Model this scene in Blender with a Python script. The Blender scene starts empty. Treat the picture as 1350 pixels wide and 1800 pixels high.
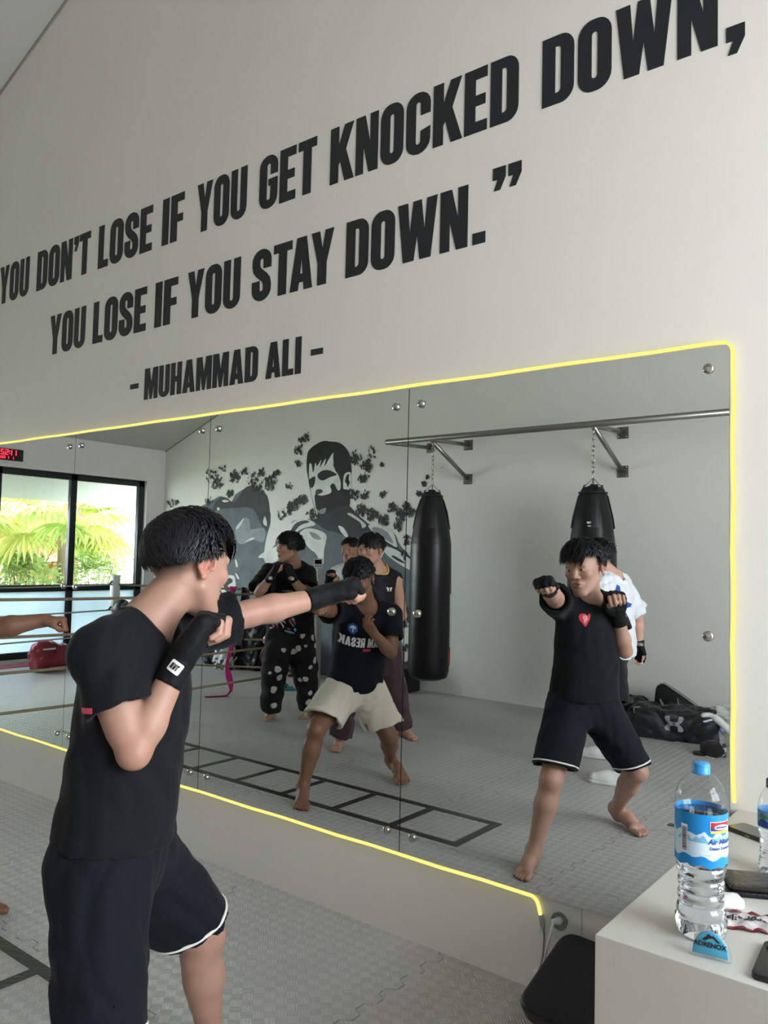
import bpy, bmesh, math, random
import numpy as np
from mathutils import Vector, Matrix
C = bpy.context.scene.collection
R = math.radians
PI = math.pi
rng = random.Random(7)

# ---------------------------------------------------------------- materials
_M = {}
def srgb(c):
    return tuple(((v/255)/12.92 if v/255 <= .04045 else ((v/255+.055)/1.055)**2.4) for v in c)

def mat(name, col, rough=.6, metal=0., bump=0., bscale=60., var=0., vscale=4., spec=.5, coat=0., trans=0., ior=1.45,
        emit=None, estr=0., sheen=0., sss=0., attr=None, stretch=None, alpha=1.):
    """Principled material; col is 0-255 sRGB. bump/var add noise to the normal and to the colour."""
    if name in _M: return _M[name]
    m = bpy.data.materials.new(name); m.use_nodes = True
    nt = m.node_tree; b = nt.nodes['Principled BSDF']
    c = srgb(col)
    b.inputs['Base Color'].default_value = (*c, 1)
    b.inputs['Roughness'].default_value = rough
    b.inputs['Metallic'].default_value = metal
    b.inputs['Specular IOR Level'].default_value = spec
    b.inputs['Coat Weight'].default_value = coat
    b.inputs['Transmission Weight'].default_value = trans
    b.inputs['IOR'].default_value = ior
    b.inputs['Alpha'].default_value = alpha
    if sheen: b.inputs['Sheen Weight'].default_value = sheen
    if sss:
        b.inputs['Subsurface Weight'].default_value = sss
        b.inputs['Subsurface Radius'].default_value = (.012, .004, .0025)
        b.inputs['Subsurface Scale'].default_value = 1.
    if emit:
        b.inputs['Emission Color'].default_value = (*srgb(emit), 1)
        b.inputs['Emission Strength'].default_value = estr
    tc = nt.nodes.new('ShaderNodeTexCoord')
    src = tc.outputs['Object']
    if stretch:
        mp = nt.nodes.new('ShaderNodeMapping'); mp.inputs['Scale'].default_value = stretch
        nt.links.new(src, mp.inputs['Vector']); src = mp.outputs['Vector']
    base = None
    if attr:
        a = nt.nodes.new('ShaderNodeAttribute'); a.attribute_name = attr
        base = a.outputs['Color']
    if var:
        n = nt.nodes.new('ShaderNodeTexNoise'); n.inputs['Scale'].default_value = vscale; n.inputs['Detail'].default_value = 5
        nt.links.new(src, n.inputs['Vector'])
        mr = nt.nodes.new('ShaderNodeMapRange'); mr.inputs['From Min'].default_value = .3; mr.inputs['From Max'].default_value = .7
        mr.inputs['To Min'].default_value = 1-var; mr.inputs['To Max'].default_value = 1+var
        nt.links.new(n.outputs['Fac'], mr.inputs['Value'])
        mx = nt.nodes.new('ShaderNodeMix'); mx.data_type = 'RGBA'; mx.blend_type = 'MULTIPLY'; mx.inputs['Factor'].default_value = 1
        if base: nt.links.new(base, mx.inputs['A'])
        else: mx.inputs['A'].default_value = (*c, 1)
        nt.links.new(mr.outputs['Result'], mx.inputs['B'])
        base = mx.outputs['Result']
    if base: nt.links.new(base, b.inputs['Base Color'])
    if bump:
        n = nt.nodes.new('ShaderNodeTexNoise'); n.inputs['Scale'].default_value = bscale; n.inputs['Detail'].default_value = 4
        nt.links.new(src, n.inputs['Vector'])
        bp = nt.nodes.new('ShaderNodeBump'); bp.inputs['Strength'].default_value = bump; bp.inputs['Distance'].default_value = .01
        nt.links.new(n.outputs['Fac'], bp.inputs['Height']); nt.links.new(bp.outputs['Normal'], b.inputs['Normal'])
    _M[name] = m
    return m

def facing(nt, lo, hi):
    """reflectance of a thin clear wall: low face on, high at grazing angles, the same from both sides"""
    lw = nt.nodes.new('ShaderNodeLayerWeight'); lw.inputs['Blend'].default_value = .5
    pw = nt.nodes.new('ShaderNodeMath'); pw.operation = 'POWER'; pw.inputs[1].default_value = 4; nt.links.new(lw.outputs['Facing'], pw.inputs[0])
    ma = nt.nodes.new('ShaderNodeMath'); ma.operation = 'MULTIPLY_ADD'; ma.inputs[1].default_value = hi-lo; ma.inputs[2].default_value = lo; nt.links.new(pw.outputs[0], ma.inputs[0])
    return ma.outputs[0]

# ---------------------------------------------------------------- objects
def tag(o, label=None, cat=None, group=None, kind=None):
    if label: o['label'] = label
    if cat: o['category'] = cat
    if group: o['group'] = group
    if kind: o['kind'] = kind
    return o

def thing(name, label, cat, loc=(0, 0, 0), rotz=0, group=None):
    o = bpy.data.objects.new(name, None); C.objects.link(o)
    o.empty_display_size = .1
    o.location = loc; o.rotation_euler = (0, 0, rotz)
    return tag(o, label, cat, group)

def mesh_np(name, V, F, smooth=True, cols=None):
    """V (n,3), F: (m,k) int array or list of index lists"""
    me = bpy.data.meshes.new(name)
    V = np.asarray(V, np.float32)
    if isinstance(F, np.ndarray):
        m, k = F.shape
        me.vertices.add(len(V)); me.vertices.foreach_set('co', V.ravel())
        me.loops.add(m*k); me.loops.foreach_set('vertex_index', F.astype(np.int32).ravel())
        me.polygons.add(m); me.polygons.foreach_set('loop_start', np.arange(0, m*k, k, dtype=np.int32))
        me.polygons.foreach_set('loop_total', np.full(m, k, np.int32))
        me.update(calc_edges=True)
    else:
        me.from_pydata([tuple(map(float, v)) for v in V], [], F)
    me.polygons.foreach_set('use_smooth', [smooth]*len(me.polygons))
    if cols is not None:
        ca = me.color_attributes.new('Col', 'FLOAT_COLOR', 'POINT')
        a = np.ones((len(V), 4), np.float32); a[:, :3] = cols
        ca.data.foreach_set('color', a.ravel())
    me.update()
    return me

def obj(name, me, m=None, parent=None):
    o = bpy.data.objects.new(name, me); C.objects.link(o)
    if m is not None:
        me.materials.clear(); me.materials.append(m)
    if parent is not None: o.parent = parent
    return o

class MB:
    """mesh builder: collects boxes, tubes, lathes and prisms into one mesh"""
    def __init__(s): s.V = []; s.F = []; s.flat = []
    def add(s, vs, fs, smooth=False):
        n = len(s.V); s.V += [tuple(v) for v in vs]
        s.F += [[i+n for i in f] for f in fs]; s.flat += [smooth]*len(fs)
        return s
    def box(s, lo, hi, M=None):
        x0, y0, z0 = lo; x1, y1, z1 = hi
        vs = [Vector(v) for v in ((x0,y0,z0),(x1,y0,z0),(x1,y1,z0),(x0,y1,z0),(x0,y0,z1),(x1,y0,z1),(x1,y1,z1),(x0,y1,z1))]
        if M is not None: vs = [M @ v for v in vs]
        return s.add(vs, [(3,2,1,0),(4,5,6,7),(0,1,5,4),(1,2,6,5),(2,3,7,6),(3,0,4,7)])
    def tube(s, pts, r, n=10, closed=False, cap=True):
        pts = [Vector(p) for p in pts]; rs = r if isinstance(r, (list, tuple)) else [r]*len(pts)
        m = len(pts); rings = []
        t0 = (pts[1]-pts[0]).normalized()
        a = t0.orthogonal().normalized()
        for i, p in enumerate(pts):
            if closed: t = (pts[(i+1) % m]-pts[i-1]).normalized()
            elif i == 0: t = (pts[1]-p).normalized()
            elif i == m-1: t = (p-pts[i-1]).normalized()
            else: t = ((pts[i+1]-p).normalized()+(p-pts[i-1]).normalized()).normalized()
            a = (a-t*a.dot(t)); a = a.normalized() if a.length > 1e-6 else t.orthogonal().normalized()
            b = t.cross(a)
            rings.append([p+(a*math.cos(2*PI*k/n)+b*math.sin(2*PI*k/n))*rs[i] for k in range(n)])
        vs = [v for q in rings for v in q]; fs = []
        for i in range(m if closed else m-1):
            j = (i+1) % m
            for k in range(n): fs.append((i*n+k, i*n+(k+1) % n, j*n+(k+1) % n, j*n+k))
        if cap and not closed: fs += [tuple(range(n))[::-1], tuple((m-1)*n+k for k in range(n))]
        return s.add(vs, fs, True)
    def lathe(s, prof, n=24, o=(0, 0, 0), M=None, cap=True):
        """prof: list of (radius, z)"""
        vs = []; o = Vector(o)
        for r, z in prof:
            for k in range(n):
                v = Vector((r*math.cos(2*PI*k/n), r*math.sin(2*PI*k/n), z))
                vs.append((M @ v if M is not None else v)+o)
        fs = []
        for i in range(len(prof)-1):
            for k in range(n): fs.append((i*n+k, i*n+(k+1) % n, (i+1)*n+(k+1) % n, (i+1)*n+k))
        if cap: fs += [tuple(range(n))[::-1], tuple((len(prof)-1)*n+k for k in range(n))]
        return s.add(vs, fs, True)
    def prism(s, poly, y0, y1, ax='y'):
        """polygon in (x,z) swept along y (or (x,y) along z)"""
        n = len(poly)
        if ax == 'y': vs = [(a, y0, b) for a, b in poly]+[(a, y1, b) for a, b in poly]
        elif ax == 'z': vs = [(a, b, y0) for a, b in poly]+[(a, b, y1) for a, b in poly]
        else: vs = [(y0, a, b) for a, b in poly]+[(y1, a, b) for a, b in poly]
        fs = [tuple(range(n)), tuple(range(2*n-1, n-1, -1))]
        fs += [(i, i+n, (i+1) % n+n, (i+1) % n) for i in range(n)]
        return s.add(vs, fs)
    def build(s, name, m=None, parent=None, bevel=0., segs=2, off=None, fix=True):
        me = bpy.data.meshes.new(name)
        V = s.V if off is None else [(v[0]-off[0], v[1]-off[1], v[2]-off[2]) for v in s.V]
        me.from_pydata(V, [], s.F)
        me.polygons.foreach_set('use_smooth', s.flat)
        if fix or bevel:
            bm = bmesh.new(); bm.from_mesh(me)
            bmesh.ops.recalc_face_normals(bm, faces=bm.faces)
            if bevel:
                ed = [e for e in bm.edges if len(e.link_faces) == 2 and e.calc_face_angle(0) > R(40)]
                bmesh.ops.bevel(bm, geom=ed, offset=bevel, segments=segs, profile=.5, affect='EDGES', clamp_overlap=True)
                for f in bm.faces: f.smooth = True
            bm.to_mesh(me); bm.free()
            if bevel and hasattr(me, 'set_sharp_from_angle'): me.set_sharp_from_angle(angle=R(45))
        me.update()
        return obj(name, me, m, parent)

def rrect(x0, y0, x1, y1, r, n=5):
    p = []
    for cx, cy, a in ((x1-r, y1-r, 0), (x0+r, y1-r, 90), (x0+r, y0+r, 180), (x1-r, y0+r, 270)):
        for k in range(n+1):
            t = R(a+90*k/n); p.append((cx+r*math.cos(t), cy+r*math.sin(t)))
    return p

def flat_shape(loops, depth, name='shape'):
    """2D filled curve with holes -> mesh in XY, thickness +-depth along Z"""
    cu = bpy.data.curves.new(name, 'CURVE'); cu.dimensions = '2D'; cu.fill_mode = 'BOTH'; cu.extrude = depth
    for lp in loops:
        sp = cu.splines.new('POLY'); sp.points.add(len(lp)-1)
        for q, (x, y) in zip(sp.points, lp): q.co = (x, y, 0, 1)
        sp.use_cyclic_u = True
    o = bpy.data.objects.new(name, cu); C.objects.link(o)
    dg = bpy.context.evaluated_depsgraph_get(); dg.update()
    me = bpy.data.meshes.new_from_object(o.evaluated_get(dg))
    bpy.data.objects.remove(o); bpy.data.curves.remove(cu)
    V = np.zeros(len(me.vertices)*3, np.float32); me.vertices.foreach_get('co', V)
    F = [list(p.vertices) for p in me.polygons]
    bpy.data.meshes.remove(me)
    return V.reshape(-1, 3), F

def bez(pts, n=12):
    """Catmull-Rom through points"""
    P = [Vector(p) for p in pts]; out = []
    for i in range(len(P)-1):
        a = P[max(i-1, 0)]; b = P[i]; c = P[i+1]; d = P[min(i+2, len(P)-1)]
        for k in range(n):
            t = k/n
            out.append(.5*((2*b)+(c-a)*t+(2*a-5*b+4*c-d)*t*t+(3*b-a-3*c+d)*t**3))
    out.append(P[-1])
    return out
# ---------------------------------------------------------------- implicit surfaces for bodies, cloth and bags
f4 = np.float32
def A3(*v): return np.array(v if len(v) > 1 else v[0], f4)
def nrm(v):
    v = np.asarray(v, float); return v/(np.linalg.norm(v)+1e-12)

class Prim:
    def __init__(s, fn, k=.01, op='u', plane=False): s.fn = fn; s.k = k; s.op = op; s.plane = plane

def rc(a, b, ra, rb, k=.01, op='u'):
    a = A3(a); b = A3(b); ab = b-a; L2 = float(ab@ab)+1e-12
    def fn(P):
        q = P-a; t = np.clip(q@ab/L2, 0, 1); d = q-t[:, None]*ab
        return np.sqrt((d*d).sum(1))-(ra+(rb-ra)*t)
    return Prim(fn, k, op)

def sph(c, r, k=.01, op='u'): return rc(c, A3(c)+A3(0, 0, 1e-4), r, r, k, op)

def frame(x=None, y=None, z=None):
    """rows are axes; give two of them, the first given is kept"""
    if y is not None and z is not None: y = nrm(y); x = nrm(np.cross(y, z)); z = np.cross(x, y)
    elif x is not None and z is not None: z = nrm(z); y = nrm(np.cross(z, x)); x = np.cross(y, z)
    return np.stack([x, y, z]).astype(f4)

def el(c, r, Fm=None, k=.01, op='u'):
    c = A3(c); r = A3(r); Fm = np.eye(3, dtype=f4) if Fm is None else Fm
    def fn(P):
        q = (P-c)@Fm.T
        k0 = np.sqrt(((q/r)**2).sum(1)); k1 = np.sqrt(((q/(r*r))**2).sum(1))+1e-9
        return k0*(k0-1)/k1
    return Prim(fn, k, op)

def cc(a, b, ra, rb, k=.01, op='u', hollow=0., depth=.05, nrmv=None, ell=None):
    """cone with a round start and a flat, optionally hollow, open end at b (a sleeve or a trouser leg)"""
    a = A3(a); b = A3(b); ab = b-a; L = float(np.linalg.norm(ab)); d0 = ab/L
    n = d0 if nrmv is None else A3(nrm(nrmv))
    e = None if ell is None else (A3(nrm(ell[0])), ell[1])
    def fn(P):
        q = P-a; t = np.clip(q@d0/L, 0, 1.5); d = q-t[:, None]*ab
        if e is not None:
            s = d@e[0]; d = d+(s*(1/e[1]-1))[:, None]*e[0]
        l = np.sqrt((d*d).sum(1)); rr = ra+(rb-ra)*t
        o = l-rr; h = (P-b)@n
        o = np.maximum(o, h)
        if hollow:
            o = np.maximum(o, -np.maximum(l-rr+hollow, -(h+depth)))
        return o
    return Prim(fn, k, op)

def loft(a, b, la, lb, secs, k=.02, op='u', open_a=None, hollow=0., depth=.05, bend=None):
    """elliptic tube from a to b; la, lb lateral axes at the ends; secs: (t, rx, ry, front-shift)"""
    a = A3(a); b = A3(b); ab = b-a; L2 = float(ab@ab); L = math.sqrt(L2); la = A3(nrm(la)); lb = A3(nrm(lb)); z = ab/L
    T = np.array([q[0] for q in secs]); RX = [q[1] for q in secs]; RY = [q[2] for q in secs]; SH = [q[3] if len(q) > 3 else 0 for q in secs]
    bd = A3(bend) if bend is not None else None
    tt = np.linspace(0, 1, 101)
    def sm(Y):
        y = np.interp(tt, T, Y); ker = np.ones(11)/11; yp = np.pad(y, 5, mode='edge'); return np.convolve(yp, ker, 'valid')
    RX, RY, SH = sm(RX), sm(RY), sm(SH)
    def fn(P):
        q = P-a; u = q@z/L; t = np.clip(u, 0, 1)
        if bd is not None: q = q-(4*t*(1-t))[:, None]*bd
        lat = la[None]*(1-t)[:, None]+lb[None]*t[:, None]
        lat = lat-(lat@z)[:, None]*z; lat /= np.sqrt((lat*lat).sum(1))[:, None]+1e-9
        fr = np.cross(np.broadcast_to(z, lat.shape), lat)
        rx = np.interp(t, tt, RX); ry = np.interp(t, tt, RY); sh = np.interp(t, tt, SH)
        x = (q*lat).sum(1); y = (q*fr).sum(1)-sh; w = (u-t)*L
        k0 = np.sqrt((x/rx)**2+(y/ry)**2); k1 = np.sqrt((x/rx**2)**2+(y/ry**2)**2)+1e-6
        d = np.where(k0 < .05, -np.minimum(rx, ry), k0*(k0-1)/k1)
        dd = np.maximum(d, -.5)
        o = np.where(w == 0, d, np.where(dd > 0, np.sqrt(dd*dd+w*w), np.abs(w)))
        if hollow:
            h = -q@z
            o = np.maximum(o, -np.maximum(d+hollow, -(h+depth)))
        return o
    return Prim(fn, k, op)

def cut(p, n, k=.004):
    """keep the side opposite to n"""
    p = A3(p); n = A3(nrm(n))
    return Prim(lambda P: (P-p)@n, k, 'i', True)

def noise_disp(amp, scale, seed, aniso=(1, 1, 1), ridged=True):
    g = np.random.RandomState(seed)
    ks = (g.randn(9, 3)*np.array(aniso)); ks = (ks/np.linalg.norm(ks, axis=1)[:, None]*scale*g.uniform(.5, 1.6, 9)[:, None]).astype(f4)
    ph = g.uniform(0, 6.28, 9).astype(f4)
    def fn(P):
        w = .35*np.sin(P[:, [1, 2, 0]]*scale*.5)/scale*6
        Q = P+w
        o = 0
        for k_, p_ in zip(ks, ph):
            s = np.sin(Q@k_+p_); o = o+((1-np.abs(s))*2-1 if ridged else s)
        return o*(amp/4)
    return fn

def smin(a, b, k):
    h = np.maximum(k-np.abs(a-b), 0)/k
    return np.minimum(a, b)-h*h*k*.25

def seq(d, prims, P, sel=None):
    for i, p in enumerate(prims):
        if sel is not None and not sel[i]: continue
        v = p.fn(P)
        if p.op == 'u': d = smin(d, v, p.k)
        elif p.op == 's': d = -smin(-d, v, p.k)
        elif p.op == 'i': d = -smin(-d, -v, p.k)
        elif p.op == 'h': d = np.minimum(d, v)
    return d

def G(prims, k=.01, op='u', disp=None):
    """a group used as one primitive"""
    def fn(P):
        d = seq(np.full(len(P), 9, f4), prims, P)
        return d+disp(P) if disp is not None else d
    return Prim(fn, k, op)

def surf(prims, lo, hi, vox, disp=None, B=10):
    """polygonise by naive surface nets on active blocks; returns V, F(quads)"""
    lo = np.array(lo, float)-2*vox; hi = np.array(hi, float)+2*vox
    nb = np.ceil((hi-lo)/(B*vox)).astype(int); n = nb*B
    cs = [lo[i]+(np.arange(nb[i])*B+(B-1)/2)*vox for i in range(3)]
    X = np.stack(np.meshgrid(*cs, indexing='ij'), -1).reshape(-1, 3).astype(f4)
    dp = []
    d = np.full(len(X), 9, f4)
    for p in prims:
        v = p.fn(X); dp.append(v)
        if p.op == 'u': d = smin(d, v, p.k)
        elif p.op == 's': d = -smin(-d, v, p.k)
        elif p.op == 'i': d = -smin(-d, -v, p.k)
        elif p.op == 'h': d = np.minimum(d, v)
    half = B*vox*.5*1.74
    act = np.nonzero(np.abs(d) < half*1.7+.02)[0]
    vals = np.repeat(np.repeat(np.repeat(np.where(d > 0, 1, -1).astype(f4).reshape(nb), B, 0), B, 1), B, 2)
    loc = np.stack(np.meshgrid(*[np.arange(B)]*3, indexing='ij'), -1).reshape(-1, 3)
    bi = np.stack(np.unravel_index(act, nb), -1)
    CH = 64
    near = [np.ones(len(X), bool) if p.plane else (v < half*1.7+p.k+.02) for p, v in zip(prims, dp)]
    for s in range(0, len(act), CH):
        ids = bi[s:s+CH]; ai = act[s:s+CH]
        gi = (ids[:, None, :]*B+loc[None]).reshape(-1, 3)
        P = (lo+gi*vox).astype(f4)
        dd = np.full(len(P), 9, f4)
        for p, nr in zip(prims, near):
            m = nr[ai]
            if not m.any(): continue
            if m.all(): sel = slice(None)
            else: sel = np.repeat(m, B**3)
            v = p.fn(P[sel]); a = dd[sel]
            if p.op == 'u': a = smin(a, v, p.k)
            elif p.op == 's': a = -smin(-a, v, p.k)
            elif p.op == 'i': a = -smin(-a, -v, p.k)
            elif p.op == 'h': a = np.minimum(a, v)
            dd[sel] = a
        if disp is not None: dd = dd+disp(P)
        vals[gi[:, 0], gi[:, 1], gi[:, 2]] = dd
    vals[0] = vals[-1] = 1; vals[:, 0] = vals[:, -1] = 1; vals[:, :, 0] = vals[:, :, -1] = 1
    ins = vals < 0
    c = np.zeros(np.array(n)-1, np.uint8)
    for i in (0, 1):
        for j in (0, 1):
            for k in (0, 1):
                c += ins[i:n[0]-1+i, j:n[1]-1+j, k:n[2]-1+k]
    cells = np.stack(np.nonzero((c > 0) & (c < 8)), -1)
    idx = np.full(np.array(n)-1, -1, np.int32); idx[tuple(cells.T)] = np.arange(len(cells))
    acc = np.zeros((len(cells), 3)); cnt = np.zeros(len(cells))
    cor = [(i, j, k) for i in (0, 1) for j in (0, 1) for k in (0, 1)]
    cv = {q: vals[cells[:, 0]+q[0], cells[:, 1]+q[1], cells[:, 2]+q[2]] for q in cor}
    for q in cor:
        for ax in range(3):
            if q[ax]: continue
            r = list(q); r[ax] = 1; a = cv[q]; b = cv[tuple(r)]
            m = (a < 0) != (b < 0)
            t = np.where(m, a/np.where(m, a-b, 1), 0)
            pt = np.array(q, float)[None].repeat(len(cells), 0); pt[:, ax] += t
            acc += pt*m[:, None]; cnt += m
    V = lo+(cells+acc/cnt[:, None])*vox
    Fs = []
    for ax in range(3):
        sl = [slice(1, -1)]*3; sa = list(sl); sb = list(sl)
        sa[ax] = slice(0, n[ax]-1); sb[ax] = slice(1, n[ax])
        A = ins[tuple(sa)]; Bm = ins[tuple(sb)]
        e = np.stack(np.nonzero(A != Bm), -1); fl = A[tuple(e.T)]
        e = e+1; e[:, ax] -= 1
        u = (ax+1) % 3; w = (ax+2) % 3
        def at(du, dw):
            q = e.copy(); q[:, u] -= du; q[:, w] -= dw; return idx[q[:, 0], q[:, 1], q[:, 2]]
        quad = np.stack([at(1, 1), at(0, 1), at(0, 0), at(1, 0)], -1)
        quad[~fl] = quad[~fl][:, ::-1]
        Fs.append(quad)
    F = np.concatenate(Fs)
    F = F[(F >= 0).all(1)]
    return V, F
# ---------------------------------------------------------------- the room
# X runs along the mirror wall, Y into it (wall face at y=.02, mirror face at y=0), Z up; camera at x=0
XL, XR, YB, YF = -9.8, 2.2, -4.7, .02
XC = -3.2          # the ridge
def ceil_z(x): return 2.92+.382*(x-XL) if x < XC else 2.92+.382*(XC-XL)-.382*(x-XC)
wall_m = mat('wall_paint', (222, 219, 212), .55, bump=.06, bscale=35, var=.015, vscale=1.5)
wall_m2 = mat('wall_paint_back', (223, 221, 215), .6, bump=.05, bscale=30, var=.02, vscale=1.2)
ceil_m = mat('ceiling_paint', (186, 184, 178), .8)
white_m = mat('white_paint', (225, 225, 222), .5)

def struct(o): o['kind'] = 'structure'; return o

# gable walls in one piece: mirror wall and back wall
def gable(name, y0, y1, m):
    xs = [XL-.2, XC, XR+.2]
    poly = [(XL-.2, 0), (XR+.2, 0)]+[(x, ceil_z(max(x, XL))+.1) for x in reversed(xs)]
    return struct(MB().prism(poly, y0, y1).build(name, m))
gable('wall_front', YF, YF+.2, wall_m)
gable('wall_back', YB-.2, YB, wall_m2)
# ceiling slab: sloping, then level
cz0, cz1, czr = ceil_z(XL), ceil_z(XC), ceil_z(XR+.2)
struct(MB().prism([(XL-.2, cz0-.0764), (XC, cz1), (XR+.2, czr), (XR+.2, czr+.1), (XC, cz1+.1), (XL-.2, cz0+.03)], YB, YF).build('ceiling', ceil_m))
# thin shadow-gap trim where ceiling meets the gable walls
for i, y in enumerate((YF-.012, YB)):
    struct(MB().prism([(XL, cz0-.012), (XC, cz1-.012), (XC, cz1), (XL, cz0)], y, y+.012).build('trim_%d' % (i+1), mat('shadow_gap', (138, 136, 130), .8)))

# ---- floor of foam mats: weave of ribbed squares, jigsaw seams every metre
def floor_material():
    m = bpy.data.materials.new('foam_mat'); m.use_nodes = True; nt = m.node_tree; N = nt.nodes; Lk = nt.links
    b = N['Principled BSDF']; b.inputs['Roughness'].default_value = .34; b.inputs['Specular IOR Level'].default_value = .55
    tc = N.new('ShaderNodeTexCoord'); sx = N.new('ShaderNodeSeparateXYZ'); Lk.new(tc.outputs['Object'], sx.inputs[0])
    def mt(op, a, b_=None, c=None):
        n = N.new('ShaderNodeMath'); n.operation = op
        for i, v in enumerate((a, b_, c)):
            if v is None: continue
            if isinstance(v, (int, float)): n.inputs[i].default_value = v
            else: Lk.new(v, n.inputs[i])
        return n.outputs[0]
    X, Y = sx.outputs['X'], sx.outputs['Y']
    # weave rotated 45 degrees
    s = 1/.036
    U = mt('MULTIPLY', mt('ADD', X, Y), s*.7071); V = mt('MULTIPLY', mt('SUBTRACT', X, Y), s*.7071)
    par = mt('MODULO', mt('ADD', mt('ABSOLUTE', mt('FLOOR', U)), mt('ABSOLUTE', mt('FLOOR', V))), 2)
    def ribs(W): return mt('SINE', mt('MULTIPLY', W, 2*PI*4))
    rib = mt('ADD', mt('MULTIPLY', ribs(U), par), mt('MULTIPLY', ribs(V), mt('SUBTRACT', 1, par)))
    # jigsaw seam
    def seam(P, Q, off):
        wig = mt('MULTIPLY', mt('SIGN', mt('SINE', mt('MULTIPLY', Q, 2*PI*8.5))), .018)
        sl = mt('SINE', mt('MULTIPLY', Q, 2*PI*8.5))
        wig = mt('MULTIPLY', mt('MAXIMUM', mt('MINIMUM', mt('MULTIPLY', sl, 2.2), 1), -1), .016)
        t = mt('SUBTRACT', mt('ADD', P, wig), off)
        fr = mt('SUBTRACT', t, mt('ROUND', t))
        return mt('LESS_THAN', mt('ABSOLUTE', fr), .0026)
    sm = mt('MAXIMUM', seam(X, Y, -1.655), seam(Y, X, -1.91))
    brk = N.new('ShaderNodeTexNoise'); brk.inputs['Scale'].default_value = 9; Lk.new(tc.outputs['Object'], brk.inputs['Vector'])
    sm = mt('MULTIPLY', sm, mt('GREATER_THAN', brk.outputs['Fac'], .44))
    no = N.new('ShaderNodeTexNoise'); no.inputs['Scale'].default_value = 1.3; no.inputs['Detail'].default_value = 6; Lk.new(tc.outputs['Object'], no.inputs['Vector'])
    cr = N.new('ShaderNodeMapRange'); cr.inputs['From Min'].default_value = .3; cr.inputs['From Max'].default_value = .7; cr.inputs['To Min'].default_value = .9; cr.inputs['To Max'].default_value = 1.1
    Lk.new(no.outputs['Fac'], cr.inputs['Value'])
    tone = mt('MULTIPLY', cr.outputs['Result'], mt('ADD', .93, mt('MULTIPLY', par, .14)))
    tone = mt('MULTIPLY', tone, mt('SUBTRACT', 1, mt('MULTIPLY', sm, .62)))
    cmb = N.new('ShaderNodeMix'); cmb.data_type = 'RGBA'; cmb.blend_type = 'MULTIPLY'; cmb.inputs['Factor'].default_value = 1
    cmb.inputs['A'].default_value = (*srgb((182, 180, 177)), 1); Lk.new(tone, cmb.inputs['B'])
    Lk.new(cmb.outputs['Result'], b.inputs['Base Color'])
    hgt = mt('SUBTRACT', mt('MULTIPLY', mt('ADD', rib, mt('MULTIPLY', par, .6)), .5), mt('MULTIPLY', sm, 3))
    bp = N.new('ShaderNodeBump'); bp.inputs['Strength'].default_value = .9; bp.inputs['Distance'].default_value = .002
    Lk.new(hgt, bp.inputs['Height']); Lk.new(bp.outputs['Normal'], b.inputs['Normal'])
    return m
struct(MB().box((XL-.2, YB-.2, -.1), (XR+.2, YF+.2, 0)).build('floor', floor_material()))

# ---- left wall with a long window; right wall with a wide opening that lets the day in
wl = MB()
wy0, wy1, wz0, wz1 = -4.40, -.16, .04, 2.45
wl.box((XL-.2, wy1, 0), (XL, YF, cz0+.05)); wl.box((XL-.2, YB, 0), (XL, wy0, cz0+.05))
wl.box((XL-.2, wy0, wz1), (XL, wy1, cz0+.05)); wl.box((XL-.2, wy0, 0), (XL, wy1, wz0))
struct(wl.build('wall_left', wall_m2))
wr = MB(); zt = czr+.05
ry0, ry1, rz0, rz1 = -2.2, -.12, .95, 3.25
wr.box((XR, ry1, 0), (XR+.2, YF, zt)); wr.box((XR, YB, 0), (XR+.2, ry0, zt))
wr.box((XR, ry0, rz1), (XR+.2, ry1, zt)); wr.box((XR, ry0, 0), (XR+.2, ry1, rz0))
struct(wr.build('wall_right', wall_m))
frame_m = mat('black_aluminium', (34, 38, 40), .35)
fr2 = MB(); t = .06
for y in (ry0+t/2, -1.15, ry1-t/2): fr2.box((XR+.06, y-t/2, rz0), (XR+.12, y+t/2, rz1))
for z in (rz0+t/2, 2.4, rz1-t/2): fr2.box((XR+.06, ry0, z-t/2), (XR+.12, ry1, z+t/2))
struct(fr2.build('window_2', frame_m))

# left window: black frame, clear upper panes, frosted lower panels
glass_m = bpy.data.materials.new('window_glass'); glass_m.use_nodes = True
nt = glass_m.node_tree; out = nt.nodes['Material Output']; nt.nodes.remove(nt.nodes['Principled BSDF'])
tr = nt.nodes.new('ShaderNodeBsdfTransparent'); tr.inputs['Color'].default_value = (.96, .98, .97, 1)
gl = nt.nodes.new('ShaderNodeBsdfGlossy'); gl.inputs['Roughness'].default_value = .02
lw = facing(nt, .02, .6)
mx = nt.nodes.new('ShaderNodeMixShader'); nt.links.new(lw, mx.inputs[0]); nt.links.new(tr.outputs[0], mx.inputs[1]); nt.links.new(gl.outputs[0], mx.inputs[2])
nt.links.new(mx.outputs[0], out.inputs['Surface'])
frost_m = bpy.data.materials.new('frosted_panel'); frost_m.use_nodes = True
nt = frost_m.node_tree; out = nt.nodes['Material Output']; nt.nodes.remove(nt.nodes['Principled BSDF'])
d1 = nt.nodes.new('ShaderNodeBsdfDiffuse'); d1.inputs['Color'].default_value = (.42, .5, .55, 1)
d2 = nt.nodes.new('ShaderNodeBsdfTranslucent'); d2.inputs['Color'].default_value = (.40, .48, .53, 1)
mx = nt.nodes.new('ShaderNodeMixShader'); mx.inputs[0].default_value = .85
nz = nt.nodes.new('ShaderNodeTexNoise'); nz.inputs['Scale'].default_value = 2.2; nz.inputs['Detail'].default_value = 5
tc = nt.nodes.new('ShaderNodeTexCoord'); nt.links.new(tc.outputs['Object'], nz.inputs['Vector'])
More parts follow.
